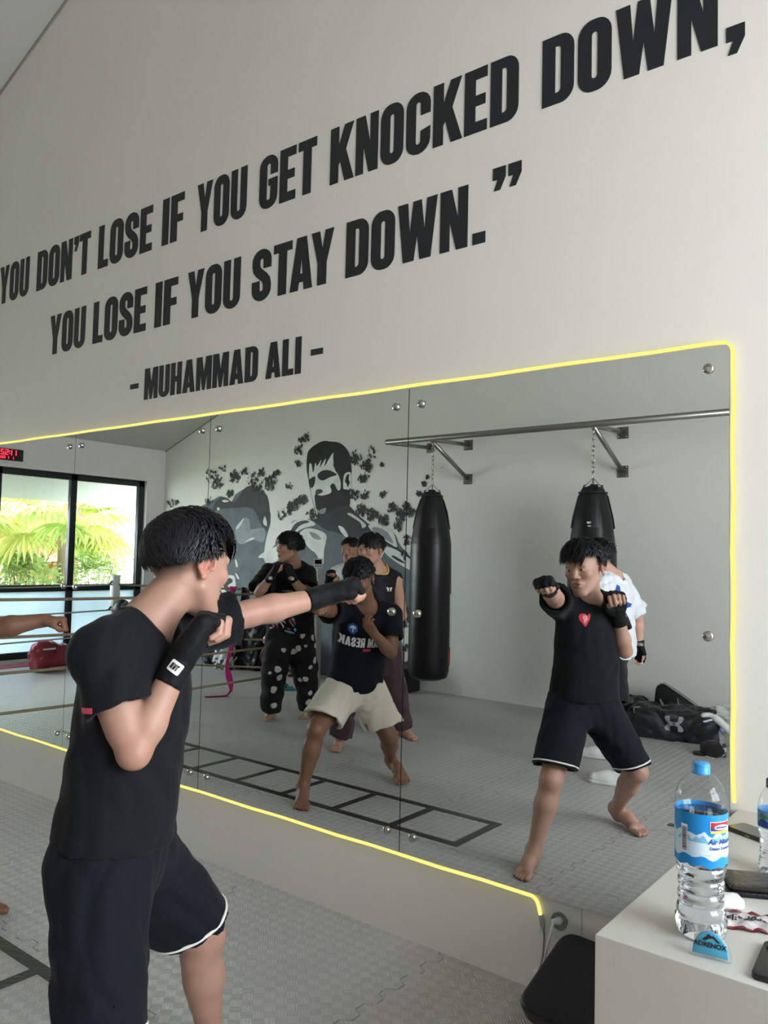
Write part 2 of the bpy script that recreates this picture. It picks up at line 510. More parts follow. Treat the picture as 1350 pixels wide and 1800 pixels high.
rmp = nt.nodes.new('ShaderNodeMix'); rmp.data_type = 'RGBA'; rmp.inputs['A'].default_value = (.40, .47, .52, 1); rmp.inputs['B'].default_value = (.62, .69, .74, 1)
nt.links.new(nz.outputs['Fac'], rmp.inputs['Factor']); nt.links.new(rmp.outputs['Result'], d2.inputs['Color'])
nt.links.new(d1.outputs[0], mx.inputs[1]); nt.links.new(d2.outputs[0], mx.inputs[2]); nt.links.new(mx.outputs[0], out.inputs['Surface'])

win = MB(); x0, x1 = XL-.13, XL-.06
for y in (wy0+.045, -3.30, -2.28, -1.25, wy1-.045): win.box((x0, y-.045, wz0), (x1, y+.045, wz1))
for z in (wz0+.04, .93, wz1-.04): win.box((x0, wy0, z-.045), (x1, wy1, z+.045))
w1 = struct(win.build('window_1', frame_m, bevel=.004))
ys = [wy0+.09, -3.345, -3.255, -2.325, -2.235, -1.295, -1.205, wy1-.09]
for k in range(4):
    a, b = ys[2*k], ys[2*k+1]
    o = MB().box((XL-.10, a, .975), (XL-.094, b, wz1-.085)).build('window_pane', glass_m, w1)
    o = MB().box((XL-.10, a, wz0+.085), (XL-.09, b, .885)).build('frosted_panel', frost_m, w1)
    o['label'] = 'frosted blue grey lower panel'
sl = MB(); sl.box((XL-.02, wy0-.05, wz1), (XL+.015, wy1+.05, wz1+.03))
struct(sl.build('trim_3', white_m))

# ---- mirror: four panels 1.2 m wide on steel stand-off caps
mir_m = bpy.data.materials.new('mirror_silver'); mir_m.use_nodes = True
nt = mir_m.node_tree; out = nt.nodes['Material Output']; nt.nodes.remove(nt.nodes['Principled BSDF'])
g = nt.nodes.new('ShaderNodeBsdfGlossy'); g.inputs['Roughness'].default_value = 0.; g.inputs['Color'].default_value = (.79, .82, .805, 1)
nt.links.new(g.outputs[0], out.inputs['Surface'])
edge_m = mat('glass_edge', (58, 66, 62), .2)
steel_m = mat('polished_steel', (190, 188, 184), .18, metal=1.)
MZ0, MZ1 = .322, 2.112
names = ['mirror panel nearest the counter, reflecting the punching man and bare back wall',
         'second mirror panel from the counter, reflecting the painted boxer mural',
         'third mirror panel from the counter, half hidden behind the punching man',
         'farthest mirror panel, reflecting the bright window and red clock']
for k in range(4):
    xa, xb = -.656-1.2*(k+1), -.656-1.2*k
    p = MB().box((xa+.002, .0005, MZ0), (xb-.002, .007, MZ1)).build('mirror_panel', edge_m)
    p.location = (0, 0, 0)
    tag(p, names[k], 'mirror', 'mirror panels along the wall')
    f = MB().add([(xa+.002, 0, MZ0), (xb-.002, 0, MZ0), (xb-.002, 0, MZ1), (xa+.002, 0, MZ1)], [(0, 1, 2, 3)]).build('mirror_face', mir_m, p, fix=False)
    for x in (xa+.062, xb-.062):
        for z in (MZ0+.068, (MZ0+MZ1)/2+.015, MZ1-.068):
            M = Matrix.Translation((x, 0, z)) @ Matrix.Rotation(R(90), 4, 'X')
            cap = MB().lathe([(.0, -.019), (.0155, -.019), (.0155, .0), (.0155, .008), (.013, .0105), (0, .0115)][1:-1]+[(.001, .0112)], 20, M=M).build('standoff_cap', steel_m, p)

# ---- LED strip round the mirror
led_m = bpy.data.materials.new('led_neon'); led_m.use_nodes = True
nt = led_m.node_tree; out = nt.nodes['Material Output']; nt.nodes.remove(nt.nodes['Principled BSDF'])
e = nt.nodes.new('ShaderNodeEmission'); e.inputs['Color'].default_value = (1., .86, .24, 1); e.inputs['Strength'].default_value = .50
nt.links.new(e.outputs[0], out.inputs['Surface'])
x0, x1, z0, z1 = -.656-4.8-.004, -.656+.007, MZ0-.010, MZ1+.010
def arc(cx, cz, r, a0, a1, n=6):
    return [(cx+r*math.cos(R(a0+(a1-a0)*i/n)), .004, cz+r*math.sin(R(a0+(a1-a0)*i/n))) for i in range(n+1)]
r = .035
pth = [(-1.262, .004, z0-.055), (-1.268, .004, z0-.03)]+arc(-1.30, z0-.030, .03, 10, 90, 5)
pth += [(x0+.02+(-1.32-x0-.02)*(1-i/24), .004, z0+.002*math.sin(i*2.1)) for i in range(25)]
pth += [(x0, .004, z0+.03)]+[(x0, .004, z0+.1+i*.4) for i in range(5)]+[(x0, .004, z1-.03), (x0+.03, .004, z1)]
pth += [(x0+.1+(x1-r-.05-x0-.1)*i/30, .004, z1+.0015*math.sin(i*1.7)) for i in range(31)]
pth += arc(x1-r, z1-r, r, 90, 0)
pth += [(x1+.0025*math.sin(i*1.9), .004, z1-r-.06-(z1-r-.06-.755)*i/14) for i in range(15)]
led = thing('led_strip', 'glowing warm yellow LED strip running round the mirror edge', 'light strip', (0, 0, 0))
MB().tube(pth, .0065, 8).build('light_tube', led_m, led)
clear_m = mat('grey_plastic', (150, 148, 145), .4)
MB().tube([(-1.262, .004, z0-.054), (-1.254, .004, z0-.085), (-1.250, .004, z0-.10)], [.0085, .0085, .004], 10).build('end_connector', clear_m, led)
cable_m = mat('white_cable', (205, 205, 205), .4)
MB().tube(bez([(-1.250, .004, z0-.10), (-1.247, .004, z0-.13), (-1.252, 0, z0-.2), (-1.262, -.004, z0-.236)], 8), .0035, 8).build('cable', mat('grey_cable', (120, 118, 116), .4), led)
MB().tube(bez([(-1.262, -.008, z0-.25), (-1.24, -.03, z0-.22), (-1.21, -.045, z0-.12), (-1.198, -.03, .263)], 8), .0042, 8).build('cable', cable_m, led)
MB().box((-1.282, -.012, z0-.29), (-1.252, .018, z0-.235)).build('adapter', mat('white_plastic', (222, 222, 222), .35), led, bevel=.003)
MB().tube([(-1.200, -.03, .268), (-1.196, -.006, .258), (-1.195, .012, .256)], [.006, .012, .0165], 14).build('plug', cable_m, led)
# wall socket under the mirror
so = thing('wall_socket', 'white round wall socket low on the wall with white plug in it', 'socket', (-1.195, .02, .256))
pl = MB(); V, F = flat_shape([rrect(-.075, -.062, .075, .062, .006), [(.022+.027*math.cos(a*PI/16)-.022, .027*math.sin(a*PI/16)) for a in range(32)]], .004)
pl.add([(v[0], -.004+v[2], v[1]) for v in V], F); pl.build('face_plate', mat('socket_plate', (205, 205, 200), .4), so)
MB().lathe([(.027, .0), (.0285, .001), (.0285, .003), (.026, .003), (.025, -.004), (.025, -.012), (.001, -.012)], 24, o=(0, -.012, 0), M=Matrix.Rotation(R(90), 4, 'X')).build('socket_well', mat('socket_well', (120, 120, 120), .4), so)
# ---------------------------------------------------------------- painted quote on the wall
def rr(x0, y0, x1, y1, r=(0, 0, 0, 0), n=7):
    """rect with radii tr, tl, bl, br"""
    p = []
    for (cx, cy, a), q in zip(((x1, y1, 0), (x0, y1, 90), (x0, y0, 180), (x1, y0, 270)), r):
        sx = -1 if a in (0, 270) else 1; sy = -1 if a in (0, 90) else 1
        if q <= 0: p.append((cx, cy)); continue
        for k in range(n+1):
            t = R(a+90*k/n); p.append((cx+sx*q+q*math.cos(t), cy+sy*q*1.15+q*1.15*math.sin(t)))
    return p
def stroke(pts, w):
    P = [Vector((x, y, 0)) for x, y in pts]; L = []; Rr = []
    for i, p in enumerate(P):
        t = (P[min(i+1, len(P)-1)]-P[max(i-1, 0)]).normalized(); n = Vector((-t.y, t.x, 0))
        L.append(p+n*w/2); Rr.append(p-n*w/2)
    return [(v.x, v.y) for v in L+Rr[::-1]]
def arcp(cx, cy, rx, ry, a0, a1, n=8): return [(cx+rx*math.cos(R(a0+(a1-a0)*i/n)), cy+ry*math.sin(R(a0+(a1-a0)*i/n))) for i in range(n+1)]
q = .045
O_ = rr(0, -.01, .46, 1.01, (.2, .2, .2, .2)); slot = rr(.19, .17, .27, .83, (.04,)*4)
C_ = arcp(.23, .80, .23, .21, 0, 180)+arcp(.23, .2, .23, .21, 180, 360)+[(.46, .40), (.275, .36)]+arcp(.23, .20, .045, .05, 0, -180)+arcp(.23, .80, .045, .05, 180, 0)+[(.275, .62), (.46, .62)]
G_ = arcp(.23, .80, .23, .21, 0, 180)+arcp(.23, .2, .23, .21, 180, 360)+[(.46, .55), (.23, .55), (.23, .42), (.285, .42)]+arcp(.235, .20, .045, .05, 0, -180)+arcp(.235, .80, .045, .05, 180, 0)+[(.28, .63), (.46, .63)]
S_ = stroke([(.365, .62), (.365, .72)]+arcp(.23, .785, .135, .13, 0, 180, 10)+[(.095, .70), (.115, .62), (.17, .55), (.29, .45), (.345, .38), (.365, .30)]+arcp(.23, .215, .135, .13, 0, -180, 10)+[(.095, .28), (.095, .39)], .19)
com = lambda y: [(0, y), (.19, y), (.19, y-.17), (.11, y-.36), (.02, y-.36), (.07, y-.19), (0, y-.19)]
GL = {
 'O': (.46, [O_, slot]), 'C': (.46, [C_]), 'G': (.46, [G_]), 'S': (.46, [S_]),
 'D': (.46, [rr(0, 0, .46, 1, (.19, 0, 0, .19)), rr(.19, .16, .27, .84, (.05, 0, 0, .05))]),
 'U': (.46, [[(0, 1), (0, .21)]+arcp(.23, .2, .23, .21, 180, 360)+[(.46, 1), (.275, 1), (.275, .21)]+arcp(.23, .2, .045, .05, 0, -180)+[(.185, 1)]]),
 'E': (.39, [[(0, 0), (.39, 0), (.39, .17), (.19, .17), (.19, .415), (.36, .415), (.36, .58), (.19, .58), (.19, .83), (.39, .83), (.39, 1), (0, 1)]]),
 'F': (.38, [[(0, 0), (.19, 0), (.19, .40), (.35, .40), (.35, .565), (.19, .565), (.19, .83), (.38, .83), (.38, 1), (0, 1)]]),
 'L': (.36, [[(0, 0), (.36, 0), (.36, .17), (.19, .17), (.19, 1), (0, 1)]]),
 'I': (.19, [[(0, 0), (.19, 0), (.19, 1), (0, 1)]]),
 'T': (.43, [[(.12, 0), (.31, 0), (.31, .83), (.43, .83), (.43, 1), (0, 1), (0, .83), (.12, .83)]]),
 'N': (.47, [[(0, 0), (.165, 0), (.165, .47), (.28, 0), (.47, 0), (.47, 1), (.305, 1), (.305, .5), (.195, 1), (0, 1)]]),
 'H': (.46, [[(0, 0), (.185, 0), (.185, .41), (.275, .41), (.275, 0), (.46, 0), (.46, 1), (.275, 1), (.275, .58), (.185, .58), (.185, 1), (0, 1)]]),
 'K': (.51, [[(0, 0), (.185, 0), (.185, .31), (.22, .37), (.325, 0), (.53, 0), (.345, .56), (.51, 1), (.315, 1), (.185, .66), (.185, 1), (0, 1)]]),
 'Y': (.48, [[(.145, 0), (.335, 0), (.335, .40), (.48, 1), (.30, 1), (.24, .66), (.18, 1), (0, 1), (.145, .40)]]),
 'A': (.50, [[(0, 0), (.185, 0), (.205, .15), (.30, .15), (.32, 0), (.50, 0), (.355, 1), (.145, 1)], [(.225, .31), (.252, .62), (.28, .31)]]),
 'M': (.60, [[(0, 0), (.165, 0), (.165, .52), (.255, 0), (.345, 0), (.435, .52), (.435, 0), (.60, 0), (.60, 1), (.38, 1), (.30, .5), (.22, 1), (0, 1)]]),
 'W': (.72, [[(.11, 0), (.305, 0), (.36, .42), (.415, 0), (.61, 0), (.72, 1), (.535, 1), (.495, .47), (.435, 1), (.285, 1), (.225, .47), (.185, 1), (0, 1)]]),
 'R': (.46, [[(0, 0), (.185, 0), (.185, .40), (.28, 0), (.47, 0), (.38, .44), (.46, .56)]+arcp(.27, .81, .19, .19, 0, 90)+[(0, 1)], [(.185, .56), (.185, .84), (.275, .84), (.275, .56)]]),
 '.': (.19, [[(0, 0), (.19, 0), (.19, .18), (0, .18)]]), '-': (.28, [[(0, .42), (.28, .42), (.28, .58), (0, .58)]]),
 '`': (.42, [[(.19-x, 1.88-y) for x, y in com(1.12)], [(.42-x, 1.88-y) for x, y in com(1.12)]]), ',': (.19, [com(.18)]), "'": (.17, [com(1.0)]), '"': (.42, [com(1.12), [(x+.23, y) for x, y in com(1.12)]]),
}
def word_shapes(w, x0, x1, gap=.055):
    """lay the word out between x0 and x1 (in letter heights)"""
    tot = sum(GL[c][0] for c in w)+gap*(len(w)-1)-sum(.09 for a, b in zip(w, w[1:]) if (a+b) in ('TA', 'AY'))
    s = (x1-x0)/tot; x = x0; out = []
    for i, c in enumerate(w):
        for lp in GL[c][1]: out.append([(x+px*s, py) for px, py in lp])
        x += (GL[c][0]+gap-(.09 if (c+w[i+1:i+2]) in ('TA', 'AY') else 0))*s
    return out
black_paint = mat('black_wall_paint', (30, 33, 36), .45, spec=.5)
def wall_line(words, z0, h, label):
    loops = []
    for w, a, b in words: loops += word_shapes(w, a/h, b/h)
    V, F = flat_shape([[(x*h, y*h) for x, y in lp] for lp in loops], .0012)
    V = [(v[0], YF-.0012+v[2], z0+v[1]) for v in V]
    tag(MB().add(V, F).build('wall_lettering', black_paint, fix=False), label, 'wall lettering', 'painted quote on the wall')
wall_line([('`', -5.56, -5.43), ('YOU', -5.313, -4.928), ("DON'T", -4.829, -4.226), ('LOSE', -4.139, -3.624), ('IF', -3.535, -3.353), ('YOU', -3.247, -2.872),
           ('GET', -2.783, -2.414), ('KNOCKED', -2.33, -1.399), ('DOWN', -1.303, -.697), (',', -.672, -.617)], 3.070, .252, "top line of black wall lettering, reading you don't lose if you get knocked down")
wall_line([('YOU', -4.636, -4.242), ('LOSE', -4.16, -3.649), ('IF', -3.571, -3.38), ('YOU', -3.298, -2.897), ('STAY', -2.813, -2.296), ('DOWN', -2.224, -1.61), ('.', -1.587, -1.531),
           ('"', -1.502, -1.382)], 2.633, .243, 'second line of black wall lettering, reading you lose if you stay down')
wall_line([('-', -3.766, -3.692), ('MUHAMMAD', -3.637, -2.754), ('ALI', -2.70, -2.474), ('-', -2.414, -2.343)], 2.253, .168, 'lowest and smallest line of black wall lettering, between two dashes above the mirror')
# ---------------------------------------------------------------- mural painted on the back wall: flat paint, (tone, outline in wall x, z)
MURAL = [
 ('slate', [(-9.654,1.644),(-9.386,2.014),(-9.044,2.065),(-8.716,2.162),(-8.528,2.22),(-8.324,2.137),(-8.215,2.242),(-7.938,2.332),(-7.694,2.271),(-7.581,2.134),(-7.553,1.985),(-7.536,1.837),(-7.602,1.653),(-7.634,1.431),(-7.565,1.322),(-7.655,0.951),(-7.625,-0.143),(-9.55,-0.033)]),
 ('slate', [(-7.646,-0.145),(-7.686,1.171),(-7.222,1.763),(-7.076,1.877),(-6.686,1.881),(-6.408,1.933),(-6.093,1.929),(-5.829,1.793),(-5.535,1.727),(-5.425,1.579),(-5.262,1.422),(-5.226,1.252),(-5.257,0.935),(-5.331,0.773),(-5.424,0.672),(-5.488,0.095)]),
 ('dark', [(-6.769,1.863),(-6.715,1.903),(-6.645,1.97),(-6.467,2.033),(-6.327,2.064),(-6.204,2.041),(-6.082,1.948),(-5.927,1.83),(-5.792,1.727),(-5.905,1.663),(-6.174,1.662),(-6.42,1.727),(-6.564,1.754)]),
 ('char', [(-8.703,2.014),(-8.64,2.134),(-8.529,2.207),(-8.392,2.188),(-8.266,2.126),(-8.129,2.241),(-8.025,2.326),(-7.897,2.336),(-7.746,2.258),(-7.609,2.196),(-7.582,2.067),(-7.536,1.938),(-7.56,1.796),(-7.639,1.739),(-7.882,2.03),(-8.251,2.051),(-8.52,2.041)]),
 ('grey', [(-8.153,1.843),(-8.026,1.915),(-7.939,1.885),(-7.912,1.769),(-7.828,1.768),(-7.64,1.768),(-7.653,1.597),(-7.842,1.624),(-7.988,1.579),(-8.14,1.578),(-8.213,1.74)]),
 ('light', [(-7.675,1.854),(-7.648,1.932),(-7.615,1.882),(-7.601,1.811),(-7.638,1.811)]),
 ('light', [(-8.194,1.784),(-8.048,1.915),(-8.098,1.828),(-8.171,1.769)]),
 ('light', [(-8.601,2.058),(-8.556,2.064),(-8.547,2.034),(-8.588,2.024)]),
 ('light', [(-8.503,2.154),(-8.436,2.167),(-8.356,2.146),(-8.434,2.13)]),
 ('light', [(-8.01,1.594),(-7.906,1.645),(-7.822,1.65),(-7.863,1.624),(-7.968,1.601)]),
 ('light', [(-8.193,1.342),(-8.172,1.358),(-8.135,1.271),(-8.167,1.258)]),
 ('light', [(-7.747,1.395),(-7.626,1.469),(-7.427,1.542),(-7.196,1.697),(-7.34,1.389),(-7.579,1.321),(-7.643,1.383)]),
 ('light', [(-8.413,1.078),(-8.293,1.134),(-8.205,1.137),(-8.18,1.079),(-8.288,1.031),(-8.397,0.997)]),
 ('light', [(-8.489,1.036),(-8.354,1.134),(-8.204,1.124),(-8.161,0.958),(-8.294,0.876),(-8.447,0.915)]),
 ('char', [(-8.418,1.024),(-8.294,1.105),(-8.223,1.062),(-8.323,0.997),(-8.242,0.97),(-8.342,0.92)]),
 ('light', [(-8.184,1.167),(-8.152,1.168),(-8.099,1.111),(-8.126,1.096)]),
 ('ink', [(-6.884,2.398),(-6.917,2.523),(-6.914,2.689),(-6.87,2.762),(-6.751,2.823),(-6.641,2.849),(-6.532,2.835),(-6.388,2.811),(-6.281,2.744),(-6.208,2.646),(-6.184,2.54),(-6.174,2.421),(-6.193,2.198),(-6.196,2.041),(-6.361,2.045),(-6.465,1.993),(-6.571,1.942),(-6.715,1.903),(-6.756,1.998),(-6.818,2.163),(-6.861,2.301)]),
 ('light', [(-6.868,2.397),(-6.871,2.569),(-6.834,2.567),(-6.802,2.463),(-6.769,2.584),(-6.74,2.542),(-6.669,2.62),(-6.693,2.526),(-6.597,2.629),(-6.611,2.535),(-6.482,2.69),(-6.461,2.608),(-6.467,2.528),(-6.393,2.457),(-6.355,2.376),(-6.342,2.256),(-6.385,2.231),(-6.45,2.313),(-6.512,2.289),(-6.491,2.208),(-6.652,2.172),(-6.763,2.189),(-6.739,2.025),(-6.71,1.998),(-6.716,1.93),(-6.767,2.053),(-6.83,2.218),(-6.842,2.301)]),
 ('ink', [(-6.727,2.432),(-6.664,2.477),(-6.555,2.485),(-6.446,2.447),(-6.41,2.418),(-6.516,2.396),(-6.623,2.36),(-6.697,2.377)]),
 ('ink', [(-6.873,2.37),(-6.809,2.409),(-6.763,2.407),(-6.777,2.312),(-6.822,2.272),(-6.852,2.315)]),
 ('char', [(-6.755,2.202),(-6.738,2.249),(-6.674,2.254),(-6.627,2.225),(-6.672,2.2),(-6.726,2.188)]),
 ('ink', [(-6.751,2.121),(-6.652,2.159),(-6.543,2.142),(-6.523,2.088),(-6.629,2.023),(-6.72,2.011)]),
 ('ink', [(-6.472,2.676),(-6.383,2.67),(-6.223,2.595),(-6.201,2.435),(-6.304,2.4),(-6.317,2.282),(-6.374,2.403),(-6.448,2.5)]),
 ('light', [(-6.298,2.255),(-6.295,2.4),(-6.235,2.443),(-6.179,2.421),(-6.178,2.277),(-6.211,2.232),(-6.263,2.24)]),
 ('ink', [(-6.275,2.333),(-6.251,2.405),(-6.209,2.416),(-6.215,2.357),(-6.197,2.317),(-6.229,2.265),(-6.248,2.305)]),
 ('grey', [(-6.7,1.984),(-6.574,2.022),(-6.59,1.955),(-6.662,1.95)]),
 ('light', [(-7.24,1.728),(-7.166,1.825),(-7.052,1.879),(-6.92,1.892),(-6.769,1.849),(-6.749,1.809),(-6.897,1.782),(-7.028,1.741),(-7.121,1.672),(-7.235,1.616)]),
 ('char', [(-7.162,1.742),(-7.07,1.838),(-6.919,1.871),(-6.843,1.85),(-6.992,1.81),(-7.104,1.728)]),
 ('light', [(-7.025,1.686),(-6.896,1.769),(-6.71,1.755),(-6.553,1.694),(-6.558,1.594),(-6.582,1.5),(-6.585,1.34),(-6.639,1.352),(-6.717,1.458),(-6.83,1.524),(-6.946,1.618)]),
 ('grey', [(-6.838,1.728),(-6.708,1.701),(-6.632,1.634),(-6.761,1.646)]),
 ('light', [(-6.218,1.937),(-6.167,1.949),(-6.011,1.869),(-5.926,1.804),(-5.983,1.772),(-6.027,1.844)]),
 ('light', [(-6.361,1.8),(-6.282,1.78),(-6.21,1.701),(-6.208,1.649),(-6.252,1.675),(-6.315,1.727)]),
 ('light', [(-5.893,1.804),(-5.746,1.803),(-5.616,1.778),(-5.52,1.715),(-5.478,1.615),(-5.468,1.553),(-5.579,1.59),(-5.709,1.664),(-5.825,1.727)]),
 ('grey', [(-5.842,1.772),(-5.745,1.778),(-5.615,1.727),(-5.541,1.64),(-5.532,1.596),(-5.677,1.658),(-5.792,1.715)]),
 ('light', [(-5.698,1.563),(-5.578,1.552),(-5.389,1.493),(-5.261,1.409),(-5.258,1.3),(-5.463,1.38),(-5.623,1.476)]),
 ('ink', [(-5.543,1.453),(-5.496,1.454),(-5.371,1.395),(-5.347,1.371),(-5.432,1.393),(-5.511,1.429)]),
 ('ink', [(-5.741,1.664),(-5.579,1.596),(-5.452,1.535),(-5.262,1.44),(-5.261,1.415),(-5.404,1.492),(-5.594,1.571),(-5.715,1.614)]),
 ('light', [(-5.673,1.551),(-5.633,1.539),(-5.686,1.425),(-5.725,1.387),(-5.711,1.462)]),
]
SPLAT = [(-8.74,2.52,0.145,0.096,26),(-8.61,2.4,0.166,0.111,40),(-8.51,2.6,0.071,0.047,12),(-8.26,2.48,0.137,0.093,46),(-8.06,2.54,0.079,0.054,16),(-7.88,2.43,0.131,0.091,34),(-7.73,2.51,0.086,0.06,18),(-7.56,2.37,0.147,0.104,50),(-7.45,2.48,0.083,0.059,24),(-7.77,2.3,0.13,0.09,34),(-8.34,2.25,0.104,0.07,20),(-9.63,2.15,0.093,0.058,18),(-9.49,2.16,0.053,0.033,8),(-8.79,2.15,0.097,0.064,18),(-7.33,1.95,0.102,0.073,20),(-7.18,2.03,0.121,0.087,30),(-7.08,2.09,0.099,0.072,40),(-6.96,2.13,0.088,0.064,40),(-6.8,1.94,0.096,0.071,26),(-7.05,2.77,0.09,0.065,26),(-7.02,2.88,0.06,0.043,14),(-6.92,2.92,0.078,0.058,12),(-7.06,2.59,0.07,0.051,10),(-7.21,2.31,0.061,0.044,10),(-6.12,2.61,0.106,0.082,40),(-5.94,2.5,0.103,0.081,46),(-5.98,2.36,0.087,0.067,40),(-5.86,2.66,0.085,0.067,12),(-5.71,2.5,0.034,0.027,8),(-6.13,2.17,0.088,0.068,30),(-5.97,2.16,0.086,0.067,20),(-5.68,2.16,0.05,0.04,14),(-6.0,1.99,0.104,0.081,40),(-5.83,1.93,0.102,0.08,40),(-5.66,1.86,0.083,0.065,34),(-5.54,2.0,0.082,0.065,34),(-5.42,1.92,0.096,0.077,50),(-5.35,2.02,0.056,0.045,30),(-5.28,1.95,0.063,0.051,24),(-5.46,1.79,0.072,0.058,20),(-5.33,1.63,0.071,0.057,18),(-5.37,1.47,0.064,0.051,14),(-5.3,0.84,0.063,0.05,22),(-5.36,0.71,0.071,0.057,30),(-5.28,0.76,0.055,0.044,20),(-5.28,0.23,0.062,0.05,46),(-5.35,0.14,0.055,0.044,20),(-5.26,0.08,0.047,0.037,14),(-5.32,0.43,0.047,0.038,10),(-5.11,2.26,0.031,0.025,16),(-5.16,2.16,0.047,0.038,14),(-5.06,2.34,0.023,0.019,10)]
TONES = dict(ink=(36, 38, 39), char=(62, 65, 67), dark=(52, 55, 57), slate=(98, 105, 110), grey=(142, 147, 149), light=(216, 217, 212))
mu = thing('wall_mural', 'black and grey mural of a boxer painted on the far white wall', 'mural', (-6.5, YB, 0))
for i, (t, P) in enumerate(MURAL):
    if sum(P[j-1][0]*P[j][1]-P[j][0]*P[j-1][1] for j in range(len(P))) < 0: P = P[::-1]
    Q = [Vector((x, z, 0)) for x, z in P]+[Vector((*P[0], 0))]
    S_p = [(v.x, v.y) for v in bez([Q[-2]]+Q+[Q[1]], 4)][4:-5]
    V, F = flat_shape([S_p], .0002)
    m_ = MB().add([(v[0]+6.5, .0006+i*.00012+v[2], v[1]) for v in V], F).build('painted_shape', mat('mural_'+t, TONES[t], .7, var=.16, vscale=7), mu, fix=False)
sp = MB(); g_ = random.Random(5)
for x, z, rx, rz, n in SPLAT:
    for k in range(n):
        a = g_.uniform(0, 6.28); q = g_.random()**.6; cx = x+rx*q*math.cos(a); cz = z+rz*q*math.sin(a)
        r_ = g_.uniform(.010, .038)*(1.15-q*.6); th = g_.uniform(-.5, .9); N_ = g_.randint(5, 8); ps = []
        for j in range(N_):
            b_ = 2*PI*j/N_; d_ = r_*g_.uniform(.5, 1.25); u_, w_ = d_*math.cos(b_)*.65, d_*math.sin(b_)*1.25
            ps.append((cx+u_*math.cos(th)-w_*math.sin(th)+6.5, .0104+k*.00001, cz+u_*math.sin(th)+w_*math.cos(th)))
        sp.add(ps, [tuple(range(N_))])
s_ = sp.build('paint_splatter', mat('mural_splatter', (46, 48, 49), .7), mu, fix=False); s_['kind'] = 'stuff'
# ---------------------------------------------------------------- people
from mathutils.bvhtree import BVHTree
def V3(v): return np.array(v, float)
def lerp(a, b, t): return V3(a)*(1-t)+V3(b)*t

class Head:
    def __init__(s, c, f, up=(0, 0, 1), k=1.):
        s.c = V3(c); s.f = nrm(f); s.r = nrm(np.cross(s.f, up)); s.u = np.cross(s.r, s.f); s.k = k
        s.F = np.stack([s.r, s.f, s.u]).astype(f4)
    def L(s, x, y, z): return s.c+s.k*(x*s.r+y*s.f+z*s.u)
    def loc(s, P): return ((np.asarray(P)-s.c)@np.stack([s.r, s.f, s.u]).T)/s.k
    def E(s, x, y, z, rx, ry, rz, k=.012, op='u', F=None): return el(s.L(x, y, z), (rx*s.k, ry*s.k, rz*s.k), s.F if F is None else F, k, op)
    def RC(s, a, b, ra, rb, k=.012, op='u'): return rc(s.L(*a), s.L(*b), ra*s.k, rb*s.k, k, op)
    def prims(s, mouth=0., nose=1.):
        E, RC = s.E, s.RC
        p = [E(0, -.014, .032, .077, .096, .084, .02), E(0, .034, -.03, .060, .060, .082, .03), E(0, .02, .02, .068, .072, .07, .03)]
        for q in (-1, 1):
            p += [RC((q*.054, .0, -.055), (q*.018, .070, -.104), .018, .017, .028), E(q*.040, .066, -.022, .024, .022, .020, .02)]
        p += [E(0, .074, -.104, .022, .017, .015, .02), E(0, .086, .020, .050, .014, .012, .018)]
        for q in (-1, 1): p += [E(q*.031, .104, .000, .018, .019, .0105, .012, 's')]
        for q in (-1, 1): p += [E(q*.031, .080, .001, .0165, .0135, .0105, .004)]
        p += [RC((0, .090, .010), (0, .108*nose+.004*(1-nose), -.028), .0075, .0105, .012)]
        for q in (-1, 1): p += [E(q*.0115, .099, -.032, .0085, .009, .0075, .006)]
        p += [E(0, .084, -.064, .026, .014, .016, .012), E(0, .0955, -.0585, .021, .0075, .0055, .005), E(0, .094, -.0700-.3*mouth, .018, .0075, .006, .005)]
        p += [E(0, .101, -.0642-.12*mouth, .019-.4*mouth, .009, .0016+.4*mouth, .003, 's')]
        for q in (-1, 1):      # ears: shell, rim, lobe
            cx = q*.076; y0 = -.012
            Fe = np.stack([nrm(s.r-.42*q*s.f*-1*-1), nrm(s.f*.97-.2*s.u), nrm(s.u*.97+.2*s.f)])
            Fe[0] = nrm(s.r*.99-q*s.f*.12); Fe[1] = nrm(np.cross(Fe[2], Fe[0])); Fe[2] = nrm(np.cross(Fe[0], Fe[1])); Fe = Fe.astype(f4)
            def T(a, b, c, cx=cx, y0=y0, Fe=Fe): return s.L(cx+q*.003, y0, -.004)+s.k*1.13*(a*Fe[0]+b*Fe[1]+c*Fe[2])
            p += [el(T(0, 0, 0), np.array((.0070, .0195, .030))*s.k, Fe, .006), el(T(q*.006, .003, -.001), np.array((.0085, .0125, .0195))*s.k, Fe, .003, 's')]
            ring = [T(q*.006, .019*math.cos(a), .029*math.sin(a)) for a in np.linspace(-.3, 3.7, 11)]
            for a, b in zip(ring[:-1], ring[1:]): p.append(rc(a, b, .0043*s.k, .0043*s.k, .003))
            p += [rc(T(q*.004, -.008, -.012), T(q*.004, .002, .012), .0028*s.k, .002*s.k, .004), el(T(q*.003, .002, -.027), np.array((.0055, .009, .009))*s.k, Fe, .005), el(T(q*.001, .012, -.008), np.array((.006, .004, .007))*s.k, Fe, .004)]
        return p

